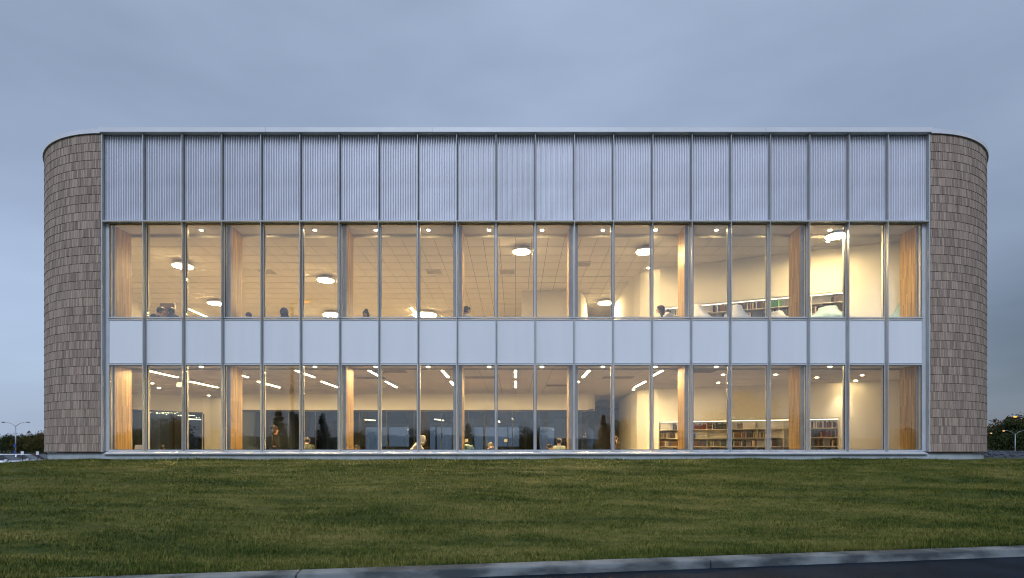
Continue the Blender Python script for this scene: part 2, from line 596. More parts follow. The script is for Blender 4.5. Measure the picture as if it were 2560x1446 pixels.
def arc_pt(sd, a, off=0.0):
    r = RAD + off
    return Vector((sd * (BW + r * math.sin(a)), FRONT_Y + RAD - r * math.cos(a)))
def shell_line(sd, off=0.0, back=18.0):
    pts = [arc_pt(sd, ARC * k / 20.0, off) for k in range(21)]
    e = pts[-1]
    dirv = Vector((sd * math.cos(ARC), math.sin(ARC)))
    pts.append(e + dirv * ((back - e.y) / dirv.y))
    return pts
Z_SH0, Z_SH1 = 1.624, 11.36
M_sh_me = MB().hexa([(-.5, -0.014, 0), (.5, -0.014, 0), (.5, 0.0, 0), (-.5, 0.0, 0), (-.5, -0.006, 1), (.5, -0.006, 1), (.5, 0.0, 1), (-.5, 0.0, 1)]).mesh('shingle', M_shingle)
for sd in (-1, 1):
    base = MB()
    ln = shell_line(sd)
    inner = shell_line(sd, -0.30)
    outer = shell_line(sd, 0.0)
    i0 = 0
    for p, q in zip(outer, inner):
        base.v += [(p.x, p.y, Z_SH0 - 0.02), (p.x, p.y, Z_SH1), (q.x, q.y, Z_SH1), (q.x, q.y, Z_SH0 - 0.02)]
    for k in range(len(outer) - 1):
        a, b = 4*k, 4*k + 4
        for j in range(4):
            base.f.append((a + j, b + j, b + (j+1) % 4, a + (j+1) % 4))
    base.f += [(0, 1, 2, 3)]
    wall_o = base.obj('shingle_wall', M_backing, lib)
    # courses of shingles
    NC = 37
    ch = (Z_SH1 - Z_SH0) / NC
    rest = MB()
    singles = []
    rr = random.Random(5 + sd)
    for c in range(NC):
        z0 = Z_SH0 + c * ch
        arc_len = RAD * ARC
        p = 0.004
        while p < arc_len - 0.03:
            wd = rr.choice((0.044, 0.050, 0.056, 0.062, 0.070, 0.082))
            a = (p + wd/2) / RAD
            j = rr.uniform(-0.003, 0.003)
            pr = rr.uniform(0.0, 0.006)
            if p < 0.30 and len(singles) < 150:
                singles.append((a, z0 + 0.007 + j, wd - 0.006, ch - 0.009, pr))
            else:
                c0 = arc_pt(sd, a, 0.0)
                tx, ty = math.cos(a) * sd, math.sin(a)
                nx, ny = sd * math.sin(a), -math.cos(a)
                hw = (wd - 0.006) / 2
                zz0, zz1 = z0 + 0.007 + j, z0 + ch - 0.002 + j
                def q(s_, o_, z_):
                    return (c0.x + tx*s_ + nx*o_, c0.y + ty*s_ + ny*o_, z_)
                rest.hexa([q(-hw, .014+pr, zz0), q(hw, .014+pr, zz0), q(hw, 0.0, zz0), q(-hw, 0.0, zz0),
                           q(-hw, .006+pr, zz1), q(hw, .006+pr, zz1), q(hw, 0.0, zz1), q(-hw, 0.0, zz1)])
            p += wd
    for (a, z, wd, hh, pr) in singles:
        c0 = arc_pt(sd, a, pr)
        o = obj('shingle', M_sh_me, wall_o, (c0.x, c0.y, z))
        o.scale = (wd, 1.0, hh)
        o.rotation_euler = (0, 0, sd * a)
    ro = rest.obj('shingles', M_shingle, wall_o)
    ro['kind'] = 'stuff'
    # plinth below the corner and metal coping above
    pl = MB()
    pi = shell_line(sd, -0.07)
    pj = shell_line(sd, -0.32)
    for p, q in zip(pi, pj):
        pl.v += [(p.x, p.y, 0.6), (p.x, p.y, Z_SH0 - 0.035), (q.x, q.y, Z_SH0 - 0.035), (q.x, q.y, 0.6)]
    for k in range(len(pi) - 1):
        a, b = 4*k, 4*k + 4
        for j in range(4):
            pl.f.append((a + j, b + j, b + (j+1) % 4, a + (j+1) % 4))
    pl.f.append((0, 1, 2, 3))
    pl.obj('plinth', M_plinth, lib)
    cp = MB()
    ci = shell_line(sd, 0.055)
    cj = shell_line(sd, -0.5)
    for p, q in zip(ci, cj):
        cp.v += [(p.x, p.y, Z_SH1 + 0.012), (p.x, p.y, Z_SH1 + 0.150), (q.x, q.y, Z_SH1 + 0.175), (q.x, q.y, Z_SH1 + 0.012)]
    for k in range(len(ci) - 1):
        a, b = 4*k, 4*k + 4
        for j in range(4):
            cp.f.append((a + j, b + j, b + (j+1) % 4, a + (j+1) % 4))
    cp.f.append((0, 1, 2, 3))
    cp.obj('coping', M_trim, lib, smooth=False)
    # inner lining of the curved wall
    li = MB()
    la, lb = shell_line(sd, -0.34), shell_line(sd, -0.36)
    for p, q in zip(la, lb):
        li.v += [(p.x, p.y, 0.7), (p.x, p.y, 9.2), (q.x, q.y, 9.2), (q.x, q.y, 0.7)]
    for k in range(len(la) - 1):
        a, b = 4*k, 4*k + 4
        for j in range(4):
            li.f.append((a + j, b + j, b + (j+1) % 4, a + (j+1) % 4))
    li.obj('inner_lining', M_white, lib)

# heights on the facade (metres)
def zf(py, y=0.0):
    return EYE + (HZ - py) / F * (D + y)
GY = 0.165                                      # glass plane
Z_CORR0, Z_CORR1 = zf(551), 11.34
Z_UG0, Z_UG1 = zf(797, GY), zf(558, GY)         # upper window outer frame
Z_SP0, Z_SP1 = zf(910, GY), zf(799, GY)
Z_LG0, Z_LG1 = zf(1128.5, GY), zf(910, GY)

xs_f = [-BW] + [(i - 9.5) * PITCH for i in range(20)] + [BW]
# front coping
fc = MB()
n_cop = 5
for i in range(n_cop):
    x0 = -BW - 0.03 + (2*BW + 0.06) * i / n_cop
    x1 = -BW - 0.03 + (2*BW + 0.06) * (i + 1) / n_cop
    c = MB().hexa([(x0 + .003, -0.06, 11.372), (x1 - .003, -0.06, 11.372), (x1 - .003, 0.5, 11.372), (x0 + .003, 0.5, 11.372),
                   (x0 + .003, -0.055, 11.515), (x1 - .003, -0.055, 11.515), (x1 - .003, 0.5, 11.545), (x0 + .003, 0.5, 11.545)])
    c.obj('coping', M_trim, lib)
def frame_mb(x0, x1, z0, z1, y0, y1, sw, tw, bw):
    m = MB()
    m.box(x0, x0 + sw, y0, y1, z0, z1)
    m.box(x1 - sw, x1, y0, y1, z0, z1)
    m.box(x0 + sw, x1 - sw, y0, y1, z1 - tw, z1)
    m.box(x0 + sw, x1 - sw, y0, y1, z0, z0 + bw)
    return m

# roof, back wall, spandrel lining
rf = MB()
ol, orr = shell_line(-1, -0.4), shell_line(1, -0.4)
ring = [(-BW, 0.3)] + [tuple(p) for p in ol] + [tuple(p) for p in reversed(orr)] + [(BW, 0.3)]
rf.v = [(x, y, 11.30) for x, y in ring] + [(x, y, 11.36) for x, y in ring]
n = len(ring)
rf.f = [tuple(range(n)), tuple(range(2*n - 1, n - 1, -1))] + [(i, (i+1) % n, n + (i+1) % n, n + i) for i in range(n)]
rf.obj('roof', M_trim, lib)
MB().box(-20.5, 20.5, 18.0, 18.3, 0.6, 1.70).obj('back_wall', M_white, lib)
MB().box(-20.5, 20.5, 18.0, 18.3, 3.25, 11.3).obj('back_wall', M_white, lib)
for xa_, xb_ in ((-20.5, -11.0), (4.0, 20.5)):
    MB().box(xa_, xb_, 18.0, 18.3, 1.702, 3.248).obj('back_wall', M_white, lib)
for q in range(10):
    rw = frame_mb(-11.0 + 1.5*q + .003, -9.5 + 1.5*q - .003, 1.703, 3.247, 18.10, 18.16, .045, .05, .05).obj('window', M_alu, lib)
    MB().box(-11.0 + 1.5*q + .05, -9.5 + 1.5*q - .05, 18.125, 18.135, 1.755, 3.195).obj('pane', M_glass, rw)
# upstand walls behind the opaque bands
MB().box(-BW, BW, 0.235, 0.30, 8.68, 11.33).obj('upstand', M_grey, lib)
MB().box(-BW, BW, 0.235, 0.30, 4.36, 5.62).obj('upstand', M_grey, lib)
MB().box(-BW, BW, 0.235, 0.30, 0.6, 1.60).obj('upstand', M_grey, lib)

# corrugated panel meshes
def corr_mesh(wd, z0, z1, pitch=0.0752, amp=0.06):
    m = MB()
    nseg = int(round(wd / pitch)) * 8
    rows = [z0, z1]
    for z in rows:
        for i in range(nseg + 1):
            x = wd * i / nseg
            ph = 2 * math.pi * i / 8
            yv = -amp * max(-0.8, min(0.8, math.cos(ph) * 1.25))
            m.v.append((x, yv, z))
    nn = nseg + 1
    for i in range(nseg):
        m.f.append((i, i+1, nn+i+1, nn+i))
    for z in (rows):
        for i in range(nseg + 1):
            x = wd * i / nseg
            m.v.append((x, 0.035, z))
    b = 2*nn
    for i in range(nseg):
        m.f.append((b+nn+i, b+nn+i+1, b+i+1, b+i))
        m.f.append((i, b+i, b+i+1, i+1))
        m.f.append((nn+i, nn+i+1, b+nn+i+1, b+nn+i))
    return m.mesh('corrugated_panel', M_corr, False)
FW = 0.018                                      # fin width
brk = MB().box(-0.016, 0.016, -0.03, 0.03, -0.055, 0.055).mesh('bracket', M_fin)
for i in range(1, 21):
    x = xs_f[i]
    f = MB().box(x - FW/2, x + FW/2, 0.0, 0.158, Z_LG0 - 0.005, 11.365)
    fo = f.obj('fin', M_fin, lib)
    for py in (608, 706, 805, 898, 1000, 1098):
        obj('bracket', brk, fo, (x, 0.112, zf(py)))
for sd in (-1, 1):                              # broad end trims beside the shingles
    x = sd * BW
    e = MB().box(min(x, x - sd*0.035), max(x, x - sd*0.035), 0.0, 0.24, 1.62, 11.365)
    e.obj('end_trim', M_fin, lib)
cm_mid = corr_mesh(PITCH - 0.06, 0, Z_CORR1 - Z_CORR0)
cm_end = corr_mesh(BW - xs_f[20] - 0.075, 0, Z_CORR1 - Z_CORR0)
for i in range(21):
    x0, x1 = xs_f[i], xs_f[i+1]
    a = x0 + (0.035 if i == 0 else FW/2) + 0.004
    b = x1 - (0.035 if i == 20 else FW/2) - 0.004
    # corrugated metal above
    o = obj('corrugated_panel', cm_mid if 0 < i < 20 else cm_end, lib, (a + 0.018, 0.155, Z_CORR0))
    # ledge under the corrugated band
    MB().box(a, b, -0.012, 0.235, Z_CORR0 - 0.042, Z_CORR0 - 0.006).obj('ledge', M_fin, lib)
    # end bays carry a filler strip next to the trim
    if i == 0:
        MB().box(a, a + 0.085, 0.13, 0.234, Z_LG0, Z_CORR0 - 0.05).obj('filler_strip', M_alu, lib); a += 0.087
    if i == 20:
        MB().box(b - 0.085, b, 0.13, 0.234, Z_LG0, Z_CORR0 - 0.05).obj('filler_strip', M_alu, lib); b -= 0.087
    for (z0, z1, kind) in ((Z_UG0, Z_UG1, 'w'), (Z_SP0, Z_SP1, 's'), (Z_LG0, Z_LG1, 'w')):
        z0 += 0.004; z1 -= 0.004
        if kind == 'w':
            fr = frame_mb(a, b, z0, z1, GY - 0.035, GY + 0.005, 0.030, 0.042, 0.040)
            wo = fr.obj('window', M_alu, lib)
            gk = frame_mb(a + .030, b - .030, z0 + .040, z1 - .042, GY - 0.012, GY + 0.004, 0.011, 0.011, 0.008)
            gk.obj('gasket', M_dark, wo)
            MB().box(a + .0415, b - .0415, GY - 0.006, GY + 0.002, z0 + .0485, z1 - .0535).obj('pane', M_glass, wo)
            inn = frame_mb(a + .004, b - .004, z0 + .004, z1 - .004, GY + 0.008, GY + 0.10, 0.036, 0.044, 0.036)
            inn.obj('inner_frame', M_trim, wo)
        else:
            fr = frame_mb(a, b, z0, z1, GY - 0.035, GY + 0.03, 0.022, 0.022, 0.022)
            po = fr.obj('spandrel_frame', M_alu, lib)
            MB().box(a + .0225, b - .0225, GY - 0.016, GY + 0.028, z0 + .0225, z1 - .0225).obj('spandrel_panel', M_spandrel, po)
# upper window head infill
MB().box(-BW + 0.04, BW - 0.04, 0.16, 0.234, Z_UG1 + 0.002, Z_CORR0 - 0.046).obj('head_rail', M_dark, lib)
# sill flashing in five lengths, and the low plinth
for i in range(6):
    x0 = -12.55 + 25.1 * i / 6
    x1 = x0 + 25.1 / 6
    MB().hexa([(x0 + .002, -0.075, 1.548), (x1 - .002, -0.075, 1.548), (x1 - .002, 0.2, 1.548), (x0 + .002, 0.2, 1.548),
               (x0 + .002, -0.075, 1.578), (x1 - .002, -0.075, 1.578), (x1 - .002, 0.13, 1.638), (x0 + .002, 0.13, 1.638)]).obj('sill_flashing', M_alu, lib)
for i in range(7):
    x0 = -12.66 + 25.32 * i / 7
    x1 = x0 + 25.32 / 7
    MB().box(x0 + .004, x1 - .004, -0.01, 0.22, 0.6, 1.546).obj('plinth', M_plinth, lib)

# ------------------------------------------------------------------ interior structure
FZ0, FZ1 = 0.85, 4.95
CZ0, CZ1 = 4.29, 8.57
def ring_slab(name, z0, z1, m, label, y0=0.31):
    a, b = shell_line(-1, -0.37), shell_line(1, -0.37)
    rg = [(-BW + .05, y0)] + [tuple(p) for p in a if p.y > y0] + [tuple(p) for p in reversed(b) if p.y > y0] + [(BW - .05, y0)]
    s = MB()
    n = len(rg)
    s.v = [(x, y, z0) for x, y in rg] + [(x, y, z1) for x, y in rg]
    s.f = [tuple(range(n)), tuple(range(2*n-1, n-1, -1))] + [(i, (i+1) % n, n + (i+1) % n, n + i) for i in range(n)]
    return tag(s.obj(name, m), label, kind='structure')
ring_slab('floor_ground', FZ0 - 0.2, FZ0, mat('ground_floor_finish', (0.60, 0.50, 0.41), 0.55, 0, 0.08, 1.5), 'pale floor of the ground-floor reading room')
ring_slab('floor_upper', FZ1 - 0.2, FZ1, M_floor, 'pale floor of the upper reading room')
def ceiling(name, z, tw, td, y0, x_lo, x_hi, y_hi, label):
    c = ring_slab(name, z + 0.016, z + 0.06, M_joint, label, 1.047)
    tm = MB().box(0.006, tw - 0.006, 0.022, td - 0.022, 0, 0.012).mesh('ceiling_tile', M_ceil)
    rest = MB()
    cnt = 0
    ny = int((y_hi - y0) / td)
    for j in range(ny):
        nx = int((x_hi - x_lo) / tw)
        for i in range(nx):
            x, y = x_lo + i * tw, y0 + j * td
            if j < 6 and cnt < 300 and abs((x + tw/2) / (D + y)) < 0.74:
                obj('ceiling_tile', tm, c, (x, y, z)); cnt += 1
            else:
                lim = 16.37 + (y - 2.95) * 0.249
                if y + td < 2.95:
                    lim = BW + math.sqrt(max(0.0, RAD**2 - (RAD + FRONT_Y - y)**2))
                if y + td > 17.95:
                    continue
                xa, xb = max(x + .006, -lim + 0.14), min(x + tw - .006, lim - 0.14)
                if xb - xa > 0.03:
                    rest.box(xa, xb, y + .022, y + td - .022, z, z + .012)
    rest.obj('ceiling_tiles', M_ceil, c)['kind'] = 'stuff'
    return c
c_up = ceiling('ceiling_upper', CZ1, 0.534, 0.797, 1.06, -18.69, 18.7, 17.8, 'white tiled ceiling of the upper reading room')
c_gr = ceiling('ceiling_ground', CZ0, 0.60, 1.20, 1.06, -18.6, 18.7, 17.8, 'white tiled ceiling of the ground-floor reading room')
# plain soffit strips along the glass
s1 = MB().box(-BW + .05, BW - .05, 0.302, 1.0, 8.655, 8.69)
s1.box(-BW + .05, BW - .05, 1.0, 1.05, CZ1 - 0.012, 8.69)
tag(s1.obj('soffit_upper', M_white), 'plain white soffit strip behind the upper window heads', kind='structure')
s2 = MB().box(-BW + .05, BW - .05, 0.302, 1.045, 4.325, 4.355)
tag(s2.obj('soffit_ground', M_white), 'plain white soffit strip behind the lower window heads', kind='structure')

for fl, z0, z1 in ((0, FZ0, 4.322), (1, FZ1, 8.652)):
    for i in range(8):
        xc = -12.6 + 3.6 * i
        xw = 0.14
        if i == 0: xa, xb = -12.60, -12.46
        elif i == 7: xa, xb = 12.46, 12.60
        else: xa, xb = xc - xw, xc + xw
        o = MB().box(0, xb - xa, 0.0, 0.74, 0, z1 - z0).obj('column', M_wood, lib, loc=(xa, 0.31, z0))
        # end face towards the glass, coloured grey to stand in for cold daylight
        MB().box(0.002, xb - xa - 0.002, -0.018, -0.001, 0, z1 - z0).obj('column_end', M_grey, o)

# upper floor: oblique white wall with a rounded end, bookcase let into its foot
UW = [(13.6, 0.95), (11.97, 1.56), (11.2, 1.85), (8.5, 2.87), (5.9, 3.88), (5.45, 4.06), (5.1, 4.30), (4.84, 4.62), (4.68, 5.1), (4.62, 5.8), (4.6, 9.0)]
wu = MB()
wu.wall(UW[::-1], 7.08, CZ1 - 0.002, 0.12)
wu.wall([UW[2], UW[1], UW[0]], FZ1, 7.078, 0.12)
wu.wall([UW[10], UW[9], UW[8], UW[7], UW[6], UW[5]], FZ1, 7.078, 0.12)
tag(wu.obj('wall_upper', M_white), 'oblique white wall with rounded end in the upper reading room', kind='structure')
wc = MB().wall([(0.28, 9.5), (0.28, 7.0), (2.55, 7.0), (2.83, 7.2), (3.05, 7.7), (3.3, 8.8), (3.74, 11.8)], FZ1, CZ1 - 0.002, 0.12)
tag(wc.obj('wall_core', M_white), 'white stair-core wall standing mid-floor in the upper reading room', kind='structure')
wl = MB().box(-15.0, -14.4, 6.5, 6.62, FZ1, 7.9)
tag(wl.obj('partition', mat('dark_partition', (0.10, 0.08, 0.085), 0.6)), 'narrow dark partition at the left end of the upper floor', kind='structure')

# ground floor: oblique wall and glazed rooms
GW = [(15.3, 3.3), (12.76, 4.2), (12.40, 4.33), (10.2, 5.10), (7.46, 6.06), (6.05, 6.55), (5.55, 6.82), (5.28, 7.25), (5.18, 8.0), (5.18, 11.0)]
wg = MB()
wg.wall(GW[::-1], 2.94, CZ0 - 0.002, 0.12)
wg.wall([GW[2], GW[1], GW[0]], FZ0, 2.938, 0.12)
wg.wall([GW[9], GW[8], GW[7], GW[6], GW[5]], FZ0, 2.938, 0.12)
tag(wg.obj('wall_ground', M_white), 'oblique white wall with rounded end in the ground-floor reading room', kind='structure')
GT = 3.55
BH = [(-12.9, 10.5), (-12.9, 8.5), (3.0, 8.5), (3.3, 8.56), (3.55, 8.75), (3.7, 9.05), (3.75, 9.5), (3.75, 13)]
bh = MB().wall(BH, GT, CZ0 - 0.002, 0.12)
bh.wall([(-19.0, 7.0), (-17.0, 8.3), (-15.2, 10.1)], GT, CZ0 - 0.002, 0.12)
bh.wall([(-15.2, 10.1), (-15.1, 10.6), (-13.2, 10.6), (-12.9, 10.52)], FZ0, CZ0 - 0.002, 0.12)
tag(bh.obj('bulkhead', M_white), 'white bulkhead above the glazed study rooms on the ground floor', kind='structure')
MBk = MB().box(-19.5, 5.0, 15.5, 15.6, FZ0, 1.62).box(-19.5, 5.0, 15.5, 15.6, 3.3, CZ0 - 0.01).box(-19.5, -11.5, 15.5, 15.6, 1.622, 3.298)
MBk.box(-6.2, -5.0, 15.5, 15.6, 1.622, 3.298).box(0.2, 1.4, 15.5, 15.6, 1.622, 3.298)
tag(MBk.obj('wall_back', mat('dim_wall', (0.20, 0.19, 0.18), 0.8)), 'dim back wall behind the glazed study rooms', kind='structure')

sr = thing('study_room', 'dark glazed study rooms with rounded glass corner across the back of the ground floor', 'glass partition')
MB().wall(BH[1:], GT - 0.07, GT - 0.003, 0.10).obj('head_rail', M_black, sr)
MB().wall(BH[1:], FZ0, FZ0 + 0.08, 0.10).obj('floor_rail', M_black, sr)
xg = -12.9
gi = 0
widths = [1.25, 1.25, 1.25, 1.25, 0.75]
while xg < 2.99:
    wdt = min(widths[gi % 5], 3.0 - xg)
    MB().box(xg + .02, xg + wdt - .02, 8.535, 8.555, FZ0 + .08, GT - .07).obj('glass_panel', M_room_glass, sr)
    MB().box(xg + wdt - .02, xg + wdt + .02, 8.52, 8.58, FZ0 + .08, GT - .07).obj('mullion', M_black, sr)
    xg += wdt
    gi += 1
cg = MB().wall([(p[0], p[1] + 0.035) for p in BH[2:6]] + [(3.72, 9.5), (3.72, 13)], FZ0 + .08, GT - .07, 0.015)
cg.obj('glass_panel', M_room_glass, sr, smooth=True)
lr = thing('side_room', 'dark glazed room front receding at the left end of the ground floor', 'glass partition')
MB().wall([(-19.0, 7.0), (-17.0, 8.3), (-15.2, 10.1)], GT - 0.07, GT - 0.003, 0.10).obj('head_rail', M_black, lr)
for a, b in (((-19.0, 7.05), (-17.0, 8.35)), ((-17.0, 8.35), (-16.1, 9.25)), ((-16.1, 9.25), (-15.2, 10.15))):
    MB().wall([a, b], FZ0, GT - .07, 0.015).obj('glass_panel', M_room_glass, lr)
    MB().box(b[0] - .03, b[0] + .03, b[1] - .03, b[1] + .03, FZ0, GT - .07).obj('mullion', M_black, lr)
# a few things in the dark rooms that show through the glass
for i, (x0, x1, y, h) in enumerate(((-11.6, -10.9, 10.2, 2.3), (-8.3, -7.3, 9.9, 2.4), (-3.1, -2.0, 10.0, 2.4), (1.9, 2.9, 10.4, 2.4))):
    MB().box(x0, x1, y, y + 0.08, FZ0, FZ0 + h).obj('room_divider', mat('divider_panel', (0.42, 0.38, 0.31), 0.7), sr)
for i, (x0, x1) in enumerate(((-6.6, -4.3), (-1.6, 0.8))):
    MB().box(x0, x1, 10.6, 11.2, FZ0, FZ0 + 1.05).obj('counter', M_wood, sr)
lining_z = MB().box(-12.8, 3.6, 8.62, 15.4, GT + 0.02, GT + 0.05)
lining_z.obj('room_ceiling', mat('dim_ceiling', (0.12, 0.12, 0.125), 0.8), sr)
for x, nm in ((-2.25, 'first'), (-0.45, 'second')):
    p = MB().box(x - .075, x + .075, 8.525, 8.531, 2.08, 2.23).obj('paper_notice', mat('paper', (0.75, 0.72, 0.64), 0.8))
    tag(p, 'small white paper notice on the dark study-room glass, %s' % ('near the hooded reader' if nm == 'first' else 'just right of the blonde reader'), 'notice', 'notices on the study-room glass')

for k, (px_, yy, rz_) in enumerate(((918, 12.2, R(-28)), (1098, 12.2, R(-14)), (1281, 11.6, 0.0), (1248, 14.0, 0.0), (1415, 12.4, R(20)), (492, 11.8, R(-35)))):
    o = thing('study_room_lamp', 'dim strip lamp hanging inside the dark study rooms, %s from the left' % ['second', 'third', 'fifth', 'fourth', 'last', 'first'][k], 'ceiling lamp', (xat(px_, yy), yy, 3.30), rz_, 'strip lamps inside the study rooms')
    MB().box(-.03, .03, -.6, .6, 0, .03).obj('diffuser', E_room, o)
    MB().box(-.035, .035, -.61, .61, .0305, .06).obj('housing', M_black, o)
    for q in (-.4, .4):
        MB().box(-.006, .006, q - .006, q + .006, .061, GT + .02).obj('hanger', M_black, o)
# exit sign hanging on the ground floor
ex = thing('exit_sign', 'small white hanging sign under the ground-floor ceiling, left end', 'sign', (xat(451, 3.2), 3.2, 0))
MB().box(-0.13, 0.13, -0.02, 0.02, 3.98, 4.15).obj('panel', M_spandrel, ex)
MB().box(-0.008, 0.008, -0.008, 0.008, 4.15, CZ0).obj('stem', M_steel, ex)

# ------------------------------------------------------------------ lamps
def pos_name(x):
    return x
ORD = ['first', 'second', 'third', 'fourth', 'fifth', 'sixth', 'seventh', 'eighth', 'ninth', 'tenth', 'eleventh', 'twelfth', 'thirteenth',
       'fourteenth', 'fifteenth', 'sixteenth', 'seventeenth', 'eighteenth', 'nineteenth', 'twentieth', 'twenty-first', 'twenty-second']
def bay_of(px):
    edges = [253, 357, 456, 550, 650, 749, 847, 946, 1044, 1142, 1241, 1339, 1438, 1537, 1637, 1737, 1834, 1931, 2030, 2126, 2222, 2330]
    for i in range(21):
        if px < edges[i+1]:
            return ORD[i]
    return ORD[20]

# round pendants, upper floor: photograph x, y, diameter
for k, (px, py, dia) in enumerate(((457, 667, .66), (540, 760, .66), (814, 702, .62), (832, 789, .9), (1062, 789, 1.15), (1304, 631, .56),
                                   (1513, 759, .62), (1612, 631, .56), (2089, 592, .56))):
    zl = 8.40
    d = (zl - EYE) * F / (HZ - py)
    y = d - D
    x = (px - CX) / F * d
    t = thing('round_ceiling_lamp', 'glowing round ceiling lamp upstairs in the %s bay from the left%s' % (
        bay_of(px), ', lower one' if px in (540,) else (', low by the sill' if py > 780 else '')), 'ceiling lamp', (x, y, 0), 0, 'round ceiling lamps upstairs')
    MB().disc((0, 0), dia/2, zl, zl + 0.012, 28).obj('diffuser', E_pend, t)
    MB().disc((0, 0), dia/2 + 0.012, zl + 0.0125, zl + 0.10, 28).obj('housing', M_spandrel, t)
    MB().disc((0, 0), 0.04, zl + 0.101, CZ1, 10).obj('stem', M_spandrel, t)
# linear lamps upstairs, low behind the sill
for k, (px, py0, py1) in enumerate(((470, 773, 795), (1028, 771, 800), (1412, 771, 798), (1598, 771, 790))):
    zl = 8.5
    d0 = (zl - EYE) * F / (HZ - py0)
    d1 = d0 + 1.7
    x = (px - CX) / F * d0
    o = thing('linear_ceiling_lamp', 'slim glowing strip lamp upstairs just above the sill of the %s bay from the left' % bay_of(px), 'ceiling lamp', (x, d0 - D, 0), 0, 'strip lamps upstairs')
    MB().box(-.05, .05, 0, 1.7, zl, zl + .02).obj('diffuser', E_up, o)
    MB().box(-.06, .06, -.01, 1.71, zl + .021, CZ1).obj('housing', M_spandrel, o)
# linear lamps downstairs, two rows running away from the glass
row_x = [-12.0, -9.5, -7.15, -4.78, -2.39, 0.0, 2.39, 4.78]
for r_, (ya, yb) in enumerate(((1.12, 2.75), (3.95, 5.85))):
    for k, x in enumerate(row_x):
        if r_ == 1 and k == 6:
            continue
        o = thing('linear_ceiling_lamp', '%s strip lamp from the left in the %s row on the ground-floor ceiling' % (ORD[k], 'front' if r_ == 0 else 'rear'),
                  'ceiling lamp', (x * (1.02 if r_ else 1.0), ya, 0), 0, 'strip lamps on the ground floor')
        MB().box(-.032, .032, 0, yb - ya, CZ0 - 0.0215, CZ0 - 0.0195).obj('diffuser', E_lin, o)
        MB().box(-.055, .055, -.01, yb - ya + .01, CZ0 - 0.019, CZ0 - 0.001).obj('housing', M_spandrel, o)
# downlights in the soffits
dl_me = MB().disc((0, 0), 0.05, -0.0065, -0.005, 14).mesh('lens', E_down)
dr_me = MB().disc((0, 0), 0.066, -0.006, 0, 14).mesh('rim', M_spandrel)
dm_me = MB().disc((0, 0), 0.05, -0.0065, -0.005, 14).mesh('lens', E_dim)
def downlight(x, y, z, label, group, spot=None):
    o = thing('downlight', label, 'downlight', (x, y, z), 0, group)
    obj('rim', dr_me, o)
    obj('lens', dl_me if y < 0.9 else dm_me, o, (0, 0, -0.002))
    if spot:
        l = bpy.data.lights.new('downlight_beam', 'SPOT')
        l.energy, size = spot
        l.spot_size = R(size)
        l.spot_blend = 1.0
        l.color = (1.0, 0.78, 0.45)
        l.shadow_soft_size = 0.08
        lo = bpy.data.objects.new('downlight_beam', l)
        COL.objects.link(lo)
        lo.parent = o
        lo.location = (0, 0, -0.03)
    return o
for fl, z in ((0, 4.324), (1, 8.654)):
    k = 0
    for c in range(1, 7):
        for sgn in (-1, 1):
            x = -12.6 + 3.6 * c + sgn * 0.965
            downlight(x, 0.64, z, '%s soffit downlight from the left along the %s windows' % (ORD[k], 'upper' if fl else 'lower'), 'downlights along the %s windows' % ('upper' if fl else 'lower'))
            k += 1
for k, (px, py) in enumerate(((381, 958), (397, 970), (522, 989), (1445, 955), (1808, 936.7), (1796, 957), (1939, 936.7), (2042, 944), (2156, 938), (2139, 952))):
    zl = CZ0 - 0.002
    d = (zl - EYE) * F / (HZ - py)
    downlight((px - CX) / F * d, d - D, zl, '%s from the left of the recessed downlights deep in the ground-floor ceiling' % ORD[k],
              'downlights set back in the ground-floor ceiling')
downlight(5.02, 6.75, CZ0 - .002, 'downlight washing the rounded end of the ground-floor wall', 'wall-washing downlights', (70, 65))
downlight(12.35, 3.95, CZ0 - .002, 'downlight washing the white wall right of the ground-floor bookcase', 'wall-washing downlights', (130, 90))
downlight(-14.3, 10.2, CZ0 - .002, 'downlight washing the white wall at the left end of the ground floor', 'wall-washing downlights', (70, 65))
downlight(10.3, 1.35, CZ1 - .002, 'downlight washing the upper white wall near its right end', 'wall-washing downlights', (40, 120))
downlight(5.0, 4.0, CZ1 - .002, 'downlight washing the rounded end of the upper white wall', 'wall-washing downlights', (35, 80))

# air vents in the ceilings
M_vent = mat('vent_grille', (0.36, 0.345, 0.33), 0.6)
for k, (px, py, fl) in enumerate(((975, 929, 0), (1200, 944, 0), (925, 945, 0), (1745, 929, 0), (1545, 944, 0), (1400, 964, 0), (330, 929, 0),
                                  (1085, 680, 1), (1268, 680, 1), (1457, 660, 1), (1120, 779, 1), (668, 680, 1))):
    z = (CZ1 if fl else CZ0)
    d = (z - EYE) * F / (HZ - py)
    x, y = (px - CX) / F * d, d - D
    v = thing('ceiling_vent', 'grey air vent in the %s ceiling, %s bay from the left%s' % ('upper' if fl else 'ground-floor', bay_of(px), ', lower' if py > 770 else ''), 'vent', (x, y, 0), 0, 'ceiling air vents')
    hw = 0.29 if fl else 0.55
    MB().box(-hw, hw, -0.30, 0.30, z - 0.006, z - 0.001).obj('plate', M_vent if not fl else mat('vent_pale', (0.55, 0.53, 0.5), 0.7), v)
    for q in range(4):
        yy = -0.24 + q * 0.14
        MB().box(-hw + .03, hw - .03, yy, yy + 0.05, z - 0.014, z - 0.0065).obj('slat', M_vent, v)

